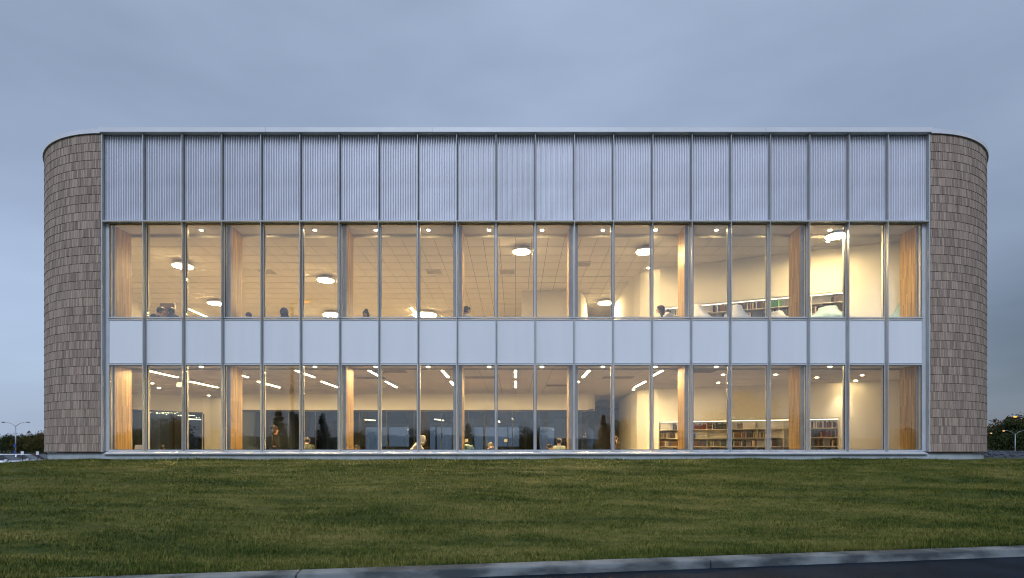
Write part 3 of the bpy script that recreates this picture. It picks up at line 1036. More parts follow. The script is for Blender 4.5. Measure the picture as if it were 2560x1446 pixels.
# ------------------------------------------------------------------ bookcases and books
BOOKC = {'dark blue': (0.035, 0.05, 0.10), 'black': (0.02, 0.02, 0.022), 'dark red': (0.10, 0.026, 0.024), 'brown': (0.13, 0.07, 0.035),
         'cream': (0.55, 0.47, 0.33), 'teal': (0.04, 0.08, 0.09), 'dark green': (0.03, 0.09, 0.04), 'grey': (0.22, 0.21, 0.21),
         'purple': (0.09, 0.05, 0.10), 'white': (0.68, 0.64, 0.58), 'orange': (0.28, 0.12, 0.05), 'yellow': (0.5, 0.36, 0.06), 'bright green': (0.05, 0.20, 0.07)}
BOOKM = {k: mat('book_' + k.replace(' ', '_'), c, 0.6, 0, 0.15, 8) for k, c in BOOKC.items()}
def book_mesh(m):
    """cover with rounded spine and recessed page block"""
    b = MB()
    b.box(-.5, .5, -.5, .44, 0, 1)
    b.box(-.40, .40, .44, .485, .02, .98)
    b.box(-.42, .42, -.53, -.5, 0, 1)
    return b.mesh('book', m)
BOOKME = {k: book_mesh(m) for k, m in BOOKM.items()}
NUM = ['one', 'two', 'three', 'four', 'five', 'six', 'seven', 'eight', 'nine', 'ten']
book_count = 0
def bookcase(name, p0, p1, zs, ztop, z_floor, label, which, nsing, seed, dens):
    """p0 -> p1 runs left to right along the front edge; zs: board heights from the top"""
    global book_count
    p0, p1 = Vector(p0), Vector(p1)
    d = (p1 - p0)
    Ln = d.length
    ang = math.atan2(d.y, d.x)
    t = thing(name, label, 'bookcase', (p0.x, p0.y, 0), ang)
    W = mat('shelf_white', (0.72, 0.69, 0.62), 0.55)
    MB().box(0, Ln, 0.30, 0.33, z_floor, ztop).obj('back_panel', W, t)
    MB().box(0, Ln, 0.0, 0.30, ztop - 0.035, ztop).obj('canopy', W, t)
    MB().box(0.01, Ln - .01, 0.012, 0.034, ztop - 0.05, ztop - 0.036).obj('led_strip', E_led, t)
    for z in zs:
        MB().box(0, Ln, 0.008, 0.298, z - 0.022, z).obj('shelf', W, t)
    nd = max(2, int(Ln / 0.9))
    for i in range(nd + 1):
        x = (Ln - 0.02) * i / nd
        MB().box(x, x + 0.02, 0.004, 0.299, z_floor, ztop - 0.051).obj('upright', W, t)
    rr = random.Random(seed)
    keys = list(BOOKC)
    wts = [9, 8, 6, 6, 5, 4, 3, 5, 3, 4, 1.5, 1, 0.5]
    rest, tally = {}, {}
    rz = Matrix.Rotation(ang, 4, 'Z')
    rown = ['top', 'second', 'third', 'fourth', 'fifth']
    for ri, z in enumerate(zs):
        x = 0.05
        runkey, run = None, 0
        while x < Ln - 0.1:
            bay = int(x / ((Ln - .02) / nd))
            edge = (Ln - .02) * bay / nd
            if x < edge + 0.022: x = edge + 0.024
            if rr.random() > dens and run <= 0:
                x += rr.uniform(0.12, 0.42)
                continue
            if run <= 0:
                run = rr.randint(4, 14)
                runkey = rr.choices(keys, wts)[0] if rr.random() < 0.35 else None
            run -= 1
            key = runkey if runkey else rr.choices(keys, wts)[0]
            wd = rr.uniform(0.022, 0.05)
            nxt = (Ln - .02) * (bay + 1) / nd
            if x + wd > nxt - 0.004:
                x = nxt + 0.024
                continue
            hh = rr.uniform(0.19, 0.275)
            dp = rr.uniform(0.15, 0.20)
            loc = Vector((x + wd/2, 0.075 + dp/2, z + 0.001))
            if ri < nsing and book_count < 300:
                o = obj('book', BOOKME[key])
                q = rz @ loc
                o.location = (p0.x + q.x, p0.y + q.y, q.z)
                o.rotation_euler = (0, 0, ang)
                o.scale = (wd - 0.002, dp, hh)
                seen = tally.get((key, ri, bay), 0)
                tally[(key, ri, bay)] = seen + 1
                tag(o, '%s %s book in compartment %s, %s row of the %s' % (ORD[seen], key, NUM[bay], rown[ri], which), 'book', '%s-row books of the %s' % (rown[ri], which))
                book_count += 1
            else:
                rest.setdefault(key, MB()).box(loc.x - wd/2 + .001, loc.x + wd/2 - .001, loc.y - dp/2, loc.y + dp/2, z + .001, z + hh)
            x += wd
    me_all = None
    vs, fs, ms, mats_ = [], [], [], []
    for mi, (key, b) in enumerate(rest.items()):
        o0 = len(vs)
        vs += b.v
        fs += [tuple(i + o0 for i in f) for f in b.f]
        ms += [mi] * len(b.f)
        mats_.append(BOOKM[key])
    if vs:
        me = bpy.data.meshes.new('books')
        me.from_pydata(vs, [], fs)
        for m in mats_:
            me.materials.append(m)
        me.polygons.foreach_set('material_index', ms)
        o = obj('books', me, None, (p0.x, p0.y, 0))
        o.rotation_euler = (0, 0, ang)
        tag(o, 'rows of mixed books on the lower shelves of the %s' % which, 'books', kind='stuff')
    return t
bookcase('bookcase', (6.06, 6.56), (12.38, 4.345), (2.555, 2.20, 1.855, 1.51), 2.93, FZ0, 'long white bookcase with lit top edge against the ground-floor wall', 'ground-floor bookcase', 2, 3, 0.60)
bookcase('bookcase', (5.47, 4.07), (11.18, 1.87), (6.745, 6.40), 7.07, FZ1, 'long white bookcase with lit top edge against the upper-floor wall', 'upper-floor bookcase', 1, 9, 0.58)

# ------------------------------------------------------------------ bean bags on the upper floor
M_bean = mat('beanbag_fabric', (0.27, 0.40, 0.47), 0.9, 0, 0.08, 3, bump=0.4, bscale=7)
M_bean2 = mat('beanbag_cream', (0.62, 0.60, 0.55), 0.9, 0, 0.08, 3, bump=0.4, bscale=7)
def beanbag(px, py_top, y, wd, m, label, peak, lean):
    zt = at(px, py_top, y).z
    x = xat(px, y)
    H = zt - FZ1
    b = MB()
    nu, nv = 28, 16
    for a in range(nv + 1):
        t = a / nv
        # pear profile: wide squashed base, soft peak
        r = wd/2 * (math.sin(min(1, t*2.6)*math.pi/2)) * (1 - (0.9 - 0.35 * peak) * smooth((t - 0.3 - 0.35 * peak) / (0.7 - 0.35 * peak))) + 0.004
        for c in range(nu):
            ph = 2*math.pi*c/nu
            k = 1 + 0.05*math.sin(4*ph + 3*t) + 0.04*mnoise.noise(Vector((math.cos(ph)*1.4, math.sin(ph)*1.4, t*3 + px)))
            ff = 1.0 - 0.12*abs(math.sin(2*ph))
            b.v.append((r*k*ff*math.cos(ph) + lean*t*t, r*k*math.sin(ph) + 0.1*t*t, H * (t ** 0.9)))
    for a in range(nv):
        for c in range(nu):
            p, q = a*nu + c, a*nu + (c+1) % nu
            b.f.append((p, q, q+nu, p+nu))
    b.f.append(tuple(range(nu))[::-1])
    b.f.append(tuple(nv*nu + c for c in range(nu)))
    o = thing('beanbag_chair', label, 'beanbag', (x - lean, y, FZ1), 0, 'beanbags upstairs')
    b.obj('cushion', m, o, smooth=True)
    tb = MB().box(-0.03, 0.03, -0.01, 0.01, -0.02, 0.05)
    s_ = tb.obj('handle_tab', m, o)
    s_.location = (lean, 0.1, H)
beanbag(1742, 761, 1.75, 1.25, M_bean2, 'pale beanbag peaking behind the upstairs mullion left of the long bookcase', 0.55, -0.12)
beanbag(1842, 764, 1.55, 1.0, M_bean2, 'cream beanbag crossing the mullion in front of the upstairs bookcase', 0.85, 0.0)
beanbag(1946, 779, 1.5, 1.0, M_bean2, 'low cream beanbag beside the wooden column upstairs', 0.8, -0.1)
beanbag(2074, 768, 1.2, 1.2, M_bean, 'wide pale blue beanbag slumped before the upstairs bookcase', 1.0, 0.10)
beanbag(2254, 755, 1.25, 1.05, M_bean, 'tall pointed pale blue beanbag in the rightmost upstairs bay', 0, 0.06)

# ------------------------------------------------------------------ people
M_skin = mat('skin', (0.46, 0.27, 0.19), 0.6, 0, 0.05, 6)
def skin_mesh(name, verts, edges, m, sub=2):
    bm = bmesh.new()
    ly = bm.verts.layers.skin.verify()
    vs = []
    for i, (p, r) in enumerate(verts):
        v = bm.verts.new(p)
        v[ly].radius = r if isinstance(r, tuple) else (r, r)
        v[ly].use_root = (i == 0)
        vs.append(v)
    for a, b in edges:
        bm.edges.new((vs[a], vs[b]))
    me = bpy.data.meshes.new(name)
    bm.to_mesh(me)
    bm.free()
    me.skin_vertices
    o = bpy.data.objects.new(name, me)
    COL.objects.link(o)
    o.modifiers.new('skin', 'SKIN').use_smooth_shade = True
    s = o.modifiers.new('sub', 'SUBSURF')
    s.levels = s.render_levels = sub
    dg = bpy.context.evaluated_depsgraph_get()
    me2 = bpy.data.meshes.new_from_object(o.evaluated_get(dg))
    bpy.data.objects.remove(o)
    bpy.data.meshes.remove(me)
    me2.name = name
    me2.materials.clear()
    me2.materials.append(m)
    return me2
def append_mb(me, mb):
    bm = bmesh.new()
    bm.from_mesh(me)
    vs = [bm.verts.new(v) for v in mb.v]
    for f in mb.f:
        try:
            bm.faces.new([vs[i] for i in f]).smooth = True
        except ValueError:
            pass
    bm.to_mesh(me)
    bm.free()

POSES = {}
def pose_data(kind):
    """joint positions, origin at seat/foot height zero (floor), facing +y"""
    if kind == 'stand':
        hip, wz = 0.92, 1.0
        J = dict(pel=(0, 0, .95), sp=(0, 0, 1.15), ch=(0, .01, 1.33), nb=(0, .01, 1.45), nk=(0, .02, 1.50), hd=(0, .03, 1.60), tp=(0, .03, 1.68),
                 hl=(-.09, 0, .90), kl=(-.10, .02, .50), al=(-.10, 0, .09), tl=(-.11, .14, .03),
                 hr=(.09, 0, .90), kr=(.10, .02, .50), ar=(.10, 0, .09), tr=(.11, .14, .03),
                 sl=(-.18, .01, 1.40), el=(-.22, .0, 1.12), wl=(-.20, .14, .92), sr=(.18, .01, 1.40), er=(.22, 0, 1.12), wr=(.20, .14, .92))
    else:
        ln = {'upright': .05, 'lean': .22, 'hunch': .34}[kind]
        J = dict(pel=(0, 0, .50), sp=(0, ln*.35, .70), ch=(0, ln*.8, .90), nb=(0, ln*1.0, 1.01), nk=(0, ln*1.15, 1.06), hd=(0, ln*1.35 + .02, 1.16 - ln*.12), tp=(0, ln*1.45 + .02, 1.24 - ln*.2),
                 hl=(-.09, .04, .49), kl=(-.12, .45, .50), al=(-.12, .42, .09), tl=(-.12, .56, .03),
                 hr=(.09, .04, .49), kr=(.12, .45, .50), ar=(.12, .42, .09), tr=(.12, .56, .03),
                 sl=(-.18, ln*.85, .97), el=(-.25, ln*.85 + .16, .76), wl=(-.13, ln*.85 + .38, .78), sr=(.18, ln*.85, .97), er=(.25, ln*.85 + .16, .76), wr=(.13, ln*.85 + .38, .78))
    return J
RADS = dict(pel=(.15, .11), sp=(.135, .10), ch=(.155, .11), nb=(.09, .08), nk=.055, hd=(.078, .098), tp=(.05, .06), hl=.085, kl=.06, al=.042, tl=.035, hr=.085, kr=.06, ar=.042, tr=.035,
            sl=.062, el=.044, wl=.030, sr=.062, er=.044, wr=.030)
ED = [('pel', 'sp'), ('sp', 'ch'), ('ch', 'nb'), ('nb', 'nk'), ('nk', 'hd'), ('hd', 'tp'), ('pel', 'hl'), ('hl', 'kl'), ('kl', 'al'), ('al', 'tl'),
      ('pel', 'hr'), ('hr', 'kr'), ('kr', 'ar'), ('ar', 'tr'), ('ch', 'sl'), ('sl', 'el'), ('el', 'wl'), ('ch', 'sr'), ('sr', 'er'), ('er', 'wr')]
def make_pose(kind):
    if kind in POSES:
        return POSES[kind]
    J = pose_data(kind)
    def sub(keys, grow):
        ks = [k for k in J if k in keys]
        idx = {k: i for i, k in enumerate(ks)}
        vs = [(J[k], tuple((r + (grow * 2.3 if k in ('pel', 'sp', 'ch', 'nb') else grow)) for r in (RADS[k] if isinstance(RADS[k], tuple) else (RADS[k],)*2))) for k in ks]
        es = [(idx[a], idx[b]) for a, b in ED if a in idx and b in idx]
        return vs, es
    body = skin_mesh('body_' + kind, *sub(set(J), 0.0), M_skin)
    # hands: palm and five bent fingers each; face: nose, ears
    ex_ = MB()
    for sd, wk, ek in ((-1, 'wl', 'el'), (1, 'wr', 'er')):
        wv, ev = Vector(J[wk]), Vector(J[ek])
        d = (wv - ev).normalized()
        side = Vector((1, 0, 0)) - d * d.x
        side.normalize()
        up = d.cross(side)
        pc = wv + d * 0.055
        ex_.ellipsoid(pc, (0.042, 0.05, 0.020) if abs(d.y) > abs(d.z) else (0.042, 0.020, 0.05), 10, 6)
        for q, (o_, l_) in enumerate(((-.030, .062), (-.010, .074), (.011, .070), (.030, .055))):
            b0 = pc + d*0.042 + side*o_
            b1 = b0 + d*l_*0.55 - up*0.004
            b2 = b1 + d*l_*0.35 + Vector((0, 0, -1))*l_*0.3
            ex_.tube([b0, b1, b2], [.0095, .0085, .007], 6)
        t0 = pc - side*sd*0.035
        ex_.tube([t0, t0 - side*sd*0.022 + d*0.03, t0 - side*sd*0.026 + d*0.058], [.011, .010, .008], 6)
    hd = Vector(J['hd'])
    ex_.tube([hd + Vector((0, .085, .03)), hd + Vector((0, .112, -.012)), hd + Vector((0, .09, -.022))], [.008, .014, .008], 6)
    for sd in (-1, 1):
        ex_.ellipsoid(hd + Vector((sd*.08, -.005, 0)), (.012, .022, .032), 8, 5)
    append_mb(body, ex_)
    shirt_keys = {'pel', 'sp', 'ch', 'nb', 'sl', 'el', 'wl', 'sr', 'er', 'wr'}
    shirt = skin_mesh('top_' + kind, *sub(shirt_keys, 0.014), M_skin)
    trou = skin_mesh('trousers_' + kind, *sub({'pel', 'hl', 'kl', 'al', 'hr', 'kr', 'ar'}, 0.012), M_skin)
    eyes = MB()
    for sd in (-1, 1):
        eyes.ellipsoid(hd + Vector((sd*.032, .088, .022)), (.012, .008, .007), 8, 5)
    eyes.tube([hd + Vector((-.024, .088, -.05)), hd + Vector((0, .094, -.05)), hd + Vector((.024, .088, -.05))], [.004, .007, .004], 6)
    me_eye = eyes.mesh('eyes', M_black, True)
    POSES[kind] = (body, shirt, trou, me_eye, hd)
    return POSES[kind]
def hair_mesh(style, hd, m):
    b = MB()
    if style == 'hood':
        b.ellipsoid(hd + Vector((0, -.015, .025)), (.125, .135, .15), 16, 12, lambda d: (0.80 if d.y > 0.55 and d.z < 0.6 else 1.0))
        b.ellipsoid(hd + Vector((0, -.06, -.10)), (.13, .10, .09), 14, 8)
    elif style == 'beanie':
        b.ellipsoid(hd + Vector((0, -.01, .055)), (.105, .118, .105), 16, 10, lambda d: 0.93 if d.z < -0.3 else 1.0)
    else:
        rr_ = random.Random(hash(style) % 97)
        def wv(d):
            k = 1 + 0.05*mnoise.noise(d*4)
            if d.y > 0.35 and d.z < 0.35:
                k *= 0.72
            return k
        b.ellipsoid(hd + Vector((0, -.018, .035)), (.100, .118, .108), 18, 12, wv)
        if style == 'bun':
            b.ellipsoid(hd + Vector((0, -.05, .14)), (.065, .065, .06), 12, 8)
            b.ellipsoid(hd + Vector((0, -.04, -.01)), (.115, .11, .10), 14, 8, wv)
        if style == 'long':
            b.ellipsoid(hd + Vector((0, -.055, -.07)), (.105, .075, .15), 14, 10, wv)
        if style == 'curly':
            for k in range(40):
                d = Vector((rr_.gauss(0, 1), rr_.gauss(-.4, 1), abs(rr_.gauss(.3, .8)))).normalized()
                b.ellipsoid(hd + Vector((0, -.018, .035)) + Vector((d.x*.095, d.y*.11, d.z*.10)), (.028,)*3, 6, 4)
    return b.mesh('hair', m, True)
M_hair_d = mat('dark_hair', (0.018, 0.013, 0.010), 0.5, 0, 0.3, 30)
M_hair_b = mat('blonde_hair', (0.50, 0.36, 0.19), 0.5, 0, 0.25, 30)
M_hair_r = mat('auburn_hair', (0.03, 0.012, 0.007), 0.5, 0, 0.25, 30)
def fabric(n, c):
    return mat('fabric_' + n, c, 0.9, 0, 0.12, 12, bump=0.2, bscale=40)
def person(px, py_top, y, fz, pose, face, top, hair, hm, label, trousers=(0.03, 0.035, 0.05), stripe=False):
    body, shirt, trou, eyes, hd = make_pose(pose)
    x = xat(px, y)
    off = Matrix.Rotation(face, 3, 'Z') @ Vector((hd.x, hd.y, 0))
    zt = at(px, py_top, y).z
    top_h = hd.z + 0.135
    scl = (zt - fz) / top_h
    o = thing('person', label, 'person', (x - off.x*scl, y - off.y*scl, fz), face)
    o.scale = (scl, scl, scl)
    obj('body', body, o)
    for nm, me, m in (('top', shirt, fabric(top[0], top[1])), ('trousers', trou, fabric('trousers%d' % int(1000*trousers[2]), trousers))):
        c = obj(nm, me, o)
        c.material_slots[0].link = 'OBJECT'
        c.material_slots[0].material = m
    obj('eyes', eyes, o)
    obj('hood' if hair == 'hood' else ('beanie' if hair == 'beanie' else 'hair'), hair_mesh(hair, hd, hm), o)
    return o
NAVY = ('navy', (0.025, 0.03, 0.05)); CHAR = ('charcoal', (0.035, 0.033, 0.035)); GREYL = ('pale_grey', (0.5, 0.48, 0.44))
# upstairs readers
person(404, 768, 1.35, FZ1, 'lean', R(-80), CHAR, 'short', M_hair_d, 'reader in charcoal top upstairs, left one of the pair in the second bay')
person(428, 770, 1.05, FZ1, 'lean', R(75), NAVY, 'long', M_hair_d, 'long-haired reader in navy top upstairs, right one of the pair in the second bay')
person(622, 783, 1.05, FZ1, 'hunch', R(10), CHAR, 'beanie', fabric('beanie', (0.05, 0.04, 0.07)), 'reader in a dark beanie just above the upstairs sill beside the wooden column')
person(710, 772, 1.10, FZ1, 'lean', R(180), CHAR, 'hood', fabric('hood_dark', (0.05, 0.045, 0.05)), 'hooded dark figure seated upstairs in the fifth bay')
person(914, 776, 1.15, FZ1, 'upright', R(170), NAVY, 'bun', M_hair_d, 'reader with dark hair in a bun, back to the upstairs glass')
person(1168, 767, 0.95, FZ1, 'upright', R(-78), ('linen', (0.55, 0.5, 0.42)), 'curly', M_hair_d, 'curly-haired man in a pale shirt seated upstairs, facing right')
person(1650, 764, 1.45, FZ1, 'hunch', R(80), GREYL, 'long', M_hair_d, 'long-haired reader in grey leaning left upstairs before the bookcase')
person(2052, 762, 1.9, FZ1, 'lean', R(140), NAVY, 'short', M_hair_d, 'dark-clothed reader behind the wide pale blue beanbag')
# downstairs readers
person(690, 1068, 2.9, FZ0, 'stand', R(-60), ('black_coat', (0.018, 0.017, 0.016)), 'bun', M_hair_r, 'standing person in black with auburn hair in a bun, ground floor')
person(768, 1094, 2.3, FZ0, 'lean', R(20), ('olive', (0.05, 0.055, 0.035)), 'short', M_hair_d, 'reader in olive top seated downstairs in the sixth bay')
person(891, 1113, 1.8, FZ0, 'hunch', R(150), CHAR, 'short', M_hair_d, 'dark-haired reader low above the ground-floor sill beside the third wooden column')
person(1058, 1091, 1.6, FZ0, 'hunch', R(-70), ('oatmeal', (0.48, 0.43, 0.35)), 'hood', fabric('hood_oat', (0.48, 0.43, 0.35)), 'reader in a pale oatmeal hooded top hunched at the ground-floor window')
person(1226, 1106, 1.4, FZ0, 'hunch', R(25), NAVY, 'long', M_hair_b, 'blonde reader bent low at the ground-floor window near the centre')
person(1398, 1096, 1.6, FZ0, 'upright', R(-8), ('pale_lime', (0.46, 0.48, 0.30)), 'short', M_hair_d, 'dark-haired man in a pale lime shirt, back to the ground-floor window')
person(1372, 1110, 2.8, FZ0, 'hunch', R(60), ('maroon', (0.10, 0.015, 0.02)), 'short', M_hair_d, 'reader in maroon seated just left of the man in the pale lime shirt')
person(1541, 1090, 6.3, FZ0, 'stand', R(-60), ('brown_coat', (0.06, 0.045, 0.03)), 'short', M_hair_d, 'distant person in brown near the rounded end of the ground-floor wall')
person(408, 1114, 1.5, FZ0, 'hunch', R(-40), CHAR, 'short', M_hair_d, 'reader with lowered head in the second ground-floor bay from the left')

# jacket thrown over a chair back, and an open book by the left column
jk = thing('jacket', 'crumpled teal padded jacket heaped beside the fourth ground-floor column', 'jacket', (xat(1168, 1.5), 1.5, 0))
jb = MB()
jb.ellipsoid((0, 0, 1.62), (0.24, 0.16, 0.26), 22, 14, lambda d: 1 + 0.22*mnoise.noise(d*3.2) + 0.10*mnoise.noise(d*7.0))
jb.obj('shell', mat('teal_nylon', (0.05, 0.13, 0.14), 0.35, 0, 0.2, 10, bump=0.5, bscale=12), jk, smooth=True)
jc = MB().ellipsoid((-0.12, -.05, 1.78), (0.13, 0.10, 0.08), 16, 8, lambda d: 1 + 0.25*mnoise.noise(d*4))
jc.obj('collar', mat('teal_nylon', (0, 0, 0)), jk, smooth=True)
MB().box(-.24, .24, .16, .20, 1.25, 1.70).obj('chair_back', M_wood, jk)
for sx in (-.22, .2):
    MB().box(sx, sx + .03, .165, .195, FZ0, 1.25).obj('chair_leg', M_wood, jk)
bk = thing('open_book', 'open cream book propped beside the first ground-floor column', 'book', (xat(347, 0.9), 0.9, 1.66))
for sg in (-1, 1):
    pg = MB().hexa([(0, 0, 0), (sg*.13, -.03, 0.0), (sg*.13, -.012, 0.0), (0, .018, 0), (0, .05, .19), (sg*.13, .02, .19), (sg*.13, .038, .19), (0, .068, .19)])
    pg.obj('page_block', mat('page_cream', (0.62, 0.5, 0.33), 0.8), bk)
MB().box(-.16, .16, -.05, .12, -0.05, -0.002).obj('book_stand', M_wood, bk)
MB().box(-.015, .015, .0, .03, -0.80, -0.051).obj('stand_leg', M_wood, bk)

# ------------------------------------------------------------------ trees
def leaf_mat(name, c, c2):
    return mat(name, c, 0.8, 0, 0, 1.1, col2=c2, isl=0.45, spec=0.1, lo=0.3, hi=0.7)
LM = [leaf_mat('leaf_green', (0.022, 0.034, 0.012), (0.050, 0.062, 0.020)), leaf_mat('leaf_olive', (0.05, 0.046, 0.014), (0.095, 0.078, 0.022)),
      leaf_mat('leaf_rust', (0.075, 0.030, 0.012), (0.12, 0.058, 0.018)), leaf_mat('leaf_conifer', (0.010, 0.019, 0.011), (0.022, 0.034, 0.018))]
def crown_mesh(kind, seed, H, rad, m, n_cl, n_lf, ls):
    r_ = np.random.default_rng(seed)
    P = []
    if kind == 'round':
        cl = []
        while len(cl) < n_cl:
            d = r_.normal(size=3)
            d /= np.linalg.norm(d)
            rr_ = r_.random() ** 0.45
            lob = 1 + 0.28*math.sin(3*math.atan2(d[1], d[0]) + seed) + 0.22*math.sin(5*d[2] + seed*2)
            p = d * rr_ * lob * np.array([rad, rad, H*0.40]) + np.array([0, 0, H*0.60])
            cl.append(p)
        for p in cl:
            s_ = r_.uniform(0.10, 0.22) * rad
            P.append(p + r_.normal(size=(n_lf, 3)) * s_ * np.array([1, 1, 0.75]))
    else:
        for k in range(n_cl):
            t = r_.random() ** 0.8
            z = H * (0.10 + 0.88*t)
            rr_ = rad * (1 - t) ** 0.85 * (0.45 + 0.55*r_.random())
            a = r_.uniform(0, 2*np.pi)
            p = np.array([rr_*math.cos(a), rr_*math.sin(a), z - 0.25*rr_])
            P.append(p + r_.normal(size=(n_lf, 3)) * np.array([0.16, 0.16, 0.09]) * rad * (0.3 + (1 - t)))
    P = np.concatenate(P)
    n = len(P)
    a = r_.normal(size=(n, 3)); a /= np.linalg.norm(a, axis=1)[:, None]
    b = r_.normal(size=(n, 3)); b -= a * np.sum(a*b, 1)[:, None]; b /= np.linalg.norm(b, axis=1)[:, None]
    sz = ls * r_.uniform(0.6, 1.4, n)[:, None]
    V = np.stack([P - a*sz, P + b*sz*0.55, P + a*sz, P - b*sz*0.55], 1).reshape(-1, 3)
    me = bpy.data.meshes.new('crown')
    me.from_pydata(V.tolist(), [], [(4*i, 4*i+1, 4*i+2, 4*i+3) for i in range(n)])
    me.materials.append(m)
    return me
def trunk_mesh(seed, H, rad, conifer):
    r_ = random.Random(seed)
    b = MB()
    tr = H * 0.022
    b.tube([(0, 0, -0.2), (0.02*H*r_.uniform(-1, 1), 0, H*0.3), (0.03*H*r_.uniform(-1, 1), 0.02*H, H*0.62), (0, 0, H*0.93)], [tr*1.25, tr, tr*0.6, tr*0.12], 8)
    if not conifer:
        for k in range(7):
            a = r_.uniform(0, 6.28)
            z = H * r_.uniform(0.28, 0.6)
            l = rad * r_.uniform(0.6, 0.95)
            b.tube([(0, 0, z), (math.cos(a)*l*0.5, math.sin(a)*l*0.5, z + H*0.10), (math.cos(a)*l, math.sin(a)*l, z + H*0.22)], [tr*0.5, tr*0.32, tr*0.1], 6)
    return b.mesh('trunk', M_bark, True)
TREES = []
for i, (kind, H, rad, mi, ncl, nlf, ls) in enumerate((('round', 7.0, 2.6, 0, 75, 55, 0.15), ('round', 6.2, 2.4, 1, 70, 55, 0.15), ('round', 6.6, 2.2, 2, 60, 55, 0.14),
                                                       ('cone', 8.0, 1.7, 3, 150, 26, 0.13), ('round', 9.0, 4.6, 1, 130, 60, 0.19))):
    TREES.append((trunk_mesh(40+i, H, rad, kind == 'cone'), crown_mesh(kind, 60+i, H, rad, LM[mi], ncl, nlf, ls), H))
def tree(k, x, y, z, h, rz, label, group, sx=1.0):
    tr, cr, H = TREES[k]
    o = thing('conifer_tree' if k == 3 else 'broadleaf_tree', label, 'tree', (x, y, z), rz, group)
    s_ = h / H
    o.scale = (s_*sx, s_*sx, s_)
    obj('trunk', tr, o)
    obj('crown', cr, o)
    return o
KN = ['dark green leafy tree', 'olive leafy tree', 'rust-brown leafy tree', 'dark conifer', 'broad olive tree']
rt = random.Random(21)
# left of the building, beyond the car park
for k, (px, ht, kd_, dep) in enumerate(((-120, 40, 0, 152), (-95, 46, 1, 148), (-70, 42, 0, 156), (-45, 48, 1, 150), (-22, 44, 1, 150), (4, 40, 0, 158), (14, 46, 0, 150), (29, 52, 0, 146), (43, 34, 1, 152), (50, 44, 1, 144), (61, 36, 1, 156),
                                        (71, 50, 0, 148), (81, 38, 1, 142), (90, 44, 2, 154), (99, 53, 2, 150), (110, 50, 1, 146))):
    x = (px - CX) / F * dep
    h = 1.65 + ht / F * dep
    tree(kd_, x, dep - D, -0.05, h, rt.uniform(0, 6.28), '%s of the row beyond the car park, %s from the left' % (KN[kd_], ORD[k]), 'trees beyond the car park', 0.85)
# right of the building
for k, (px, ht, kd_, dep) in enumerate(((2462, 62, 0, 150), (2474, 66, 0, 146), (2490, 74, 1, 140), (2504, 66, 0, 150), (2516, 72, 2, 142), (2530, 84, 2, 138), (2544, 98, 0, 134),
                                        (2558, 96, 2, 136), (2574, 98, 0, 138), (2484, 50, 3, 132), (2510, 52, 0, 130), (2550, 62, 0, 128), (2590, 94, 1, 140), (2612, 88, 2, 138), (2634, 96, 0, 142), (2658, 84, 1, 136), (2684, 90, 0, 140))):
    x = (px - CX) / F * dep
    h = 1.65 + ht / F * dep
    tree(kd_, x, dep - D, -0.05, h, rt.uniform(0, 6.28), '%s in the dark wood right of the building, %s counted across' % (KN[kd_], ORD[k]), 'trees right of the building', 1.0)
# scrub under both tree rows
def scrub(name, x0, x1, y0, y1, h, n, label, m):
    r_ = np.random.default_rng(int(abs(x0)) + 3)
    P = np.stack([r_.uniform(x0, x1, n), r_.uniform(y0, y1, n), np.abs(r_.normal(0, 0.5, n)) * h], 1)
    a = r_.normal(size=(n, 3)); a /= np.linalg.norm(a, axis=1)[:, None]
    b = r_.normal(size=(n, 3)); b /= np.linalg.norm(b, axis=1)[:, None]
    sz = r_.uniform(0.10, 0.24, n)[:, None]
    V = np.stack([P - a*sz, P + b*sz*0.6, P + a*sz, P - b*sz*0.6], 1).reshape(-1, 3)
    me = bpy.data.meshes.new(name)
    me.from_pydata(V.tolist(), [], [(4*i, 4*i+1, 4*i+2, 4*i+3) for i in range(n)])
    me.materials.append(m)
    tag(obj(name, me), label, 'undergrowth', kind='stuff')
scrub('undergrowth', -175, -100, 118, 140, 2.4, 28000, 'dense bushy undergrowth at the foot of the far trees on the left', LM[0])
scrub('undergrowth', 86, 150, 104, 128, 3.0, 36000, 'dense dark undergrowth at the foot of the wood on the right', LM[0])
# trees across the road, mirrored in the glass
for k, (px, ht, kd_, dep, sx) in enumerate(((330, 66, 0, 80, 1.3), (420, 88, 1, 84, 1.2), (560, 62, 1, 82, 1.3), (694, 112, 3, 78, 1.1), (738, 98, 3, 80, 1.0), (805, 100, 3, 78, 1.15),
                                           (905, 62, 0, 86, 1.4), (1060, 66, 0, 84, 1.3), (1170, 74, 3, 82, 1.2), (1330, 64, 1, 84, 1.3), (1510, 96, 3, 80, 1.0), (1565, 84, 1, 80, 1.0),
                                           (1690, 62, 1, 82, 1.2), (1800, 108, 1, 78, 1.0), (1885, 140, 4, 77, 1.0), (2060, 58, 0, 84, 1.4), (2260, 62, 1, 82, 1.1), (2420, 54, 0, 84, 1.3))):
    x = (px - CX) / F * dep
    y = -(dep - D)
    h = 1.65 + ht / F * dep
    tree(kd_, x, y, -0.05, h, rt.uniform(0, 6.28), '%s mirrored in the glass, %s mirrored tree from the left' % (KN[kd_], ORD[k]), 'trees across the road mirrored in the glass', sx)
scrub('undergrowth', -75, 75, -74, -66, 2.0, 40000, 'low dark scrub across the road, mirrored at the foot of the windows', LM[0])

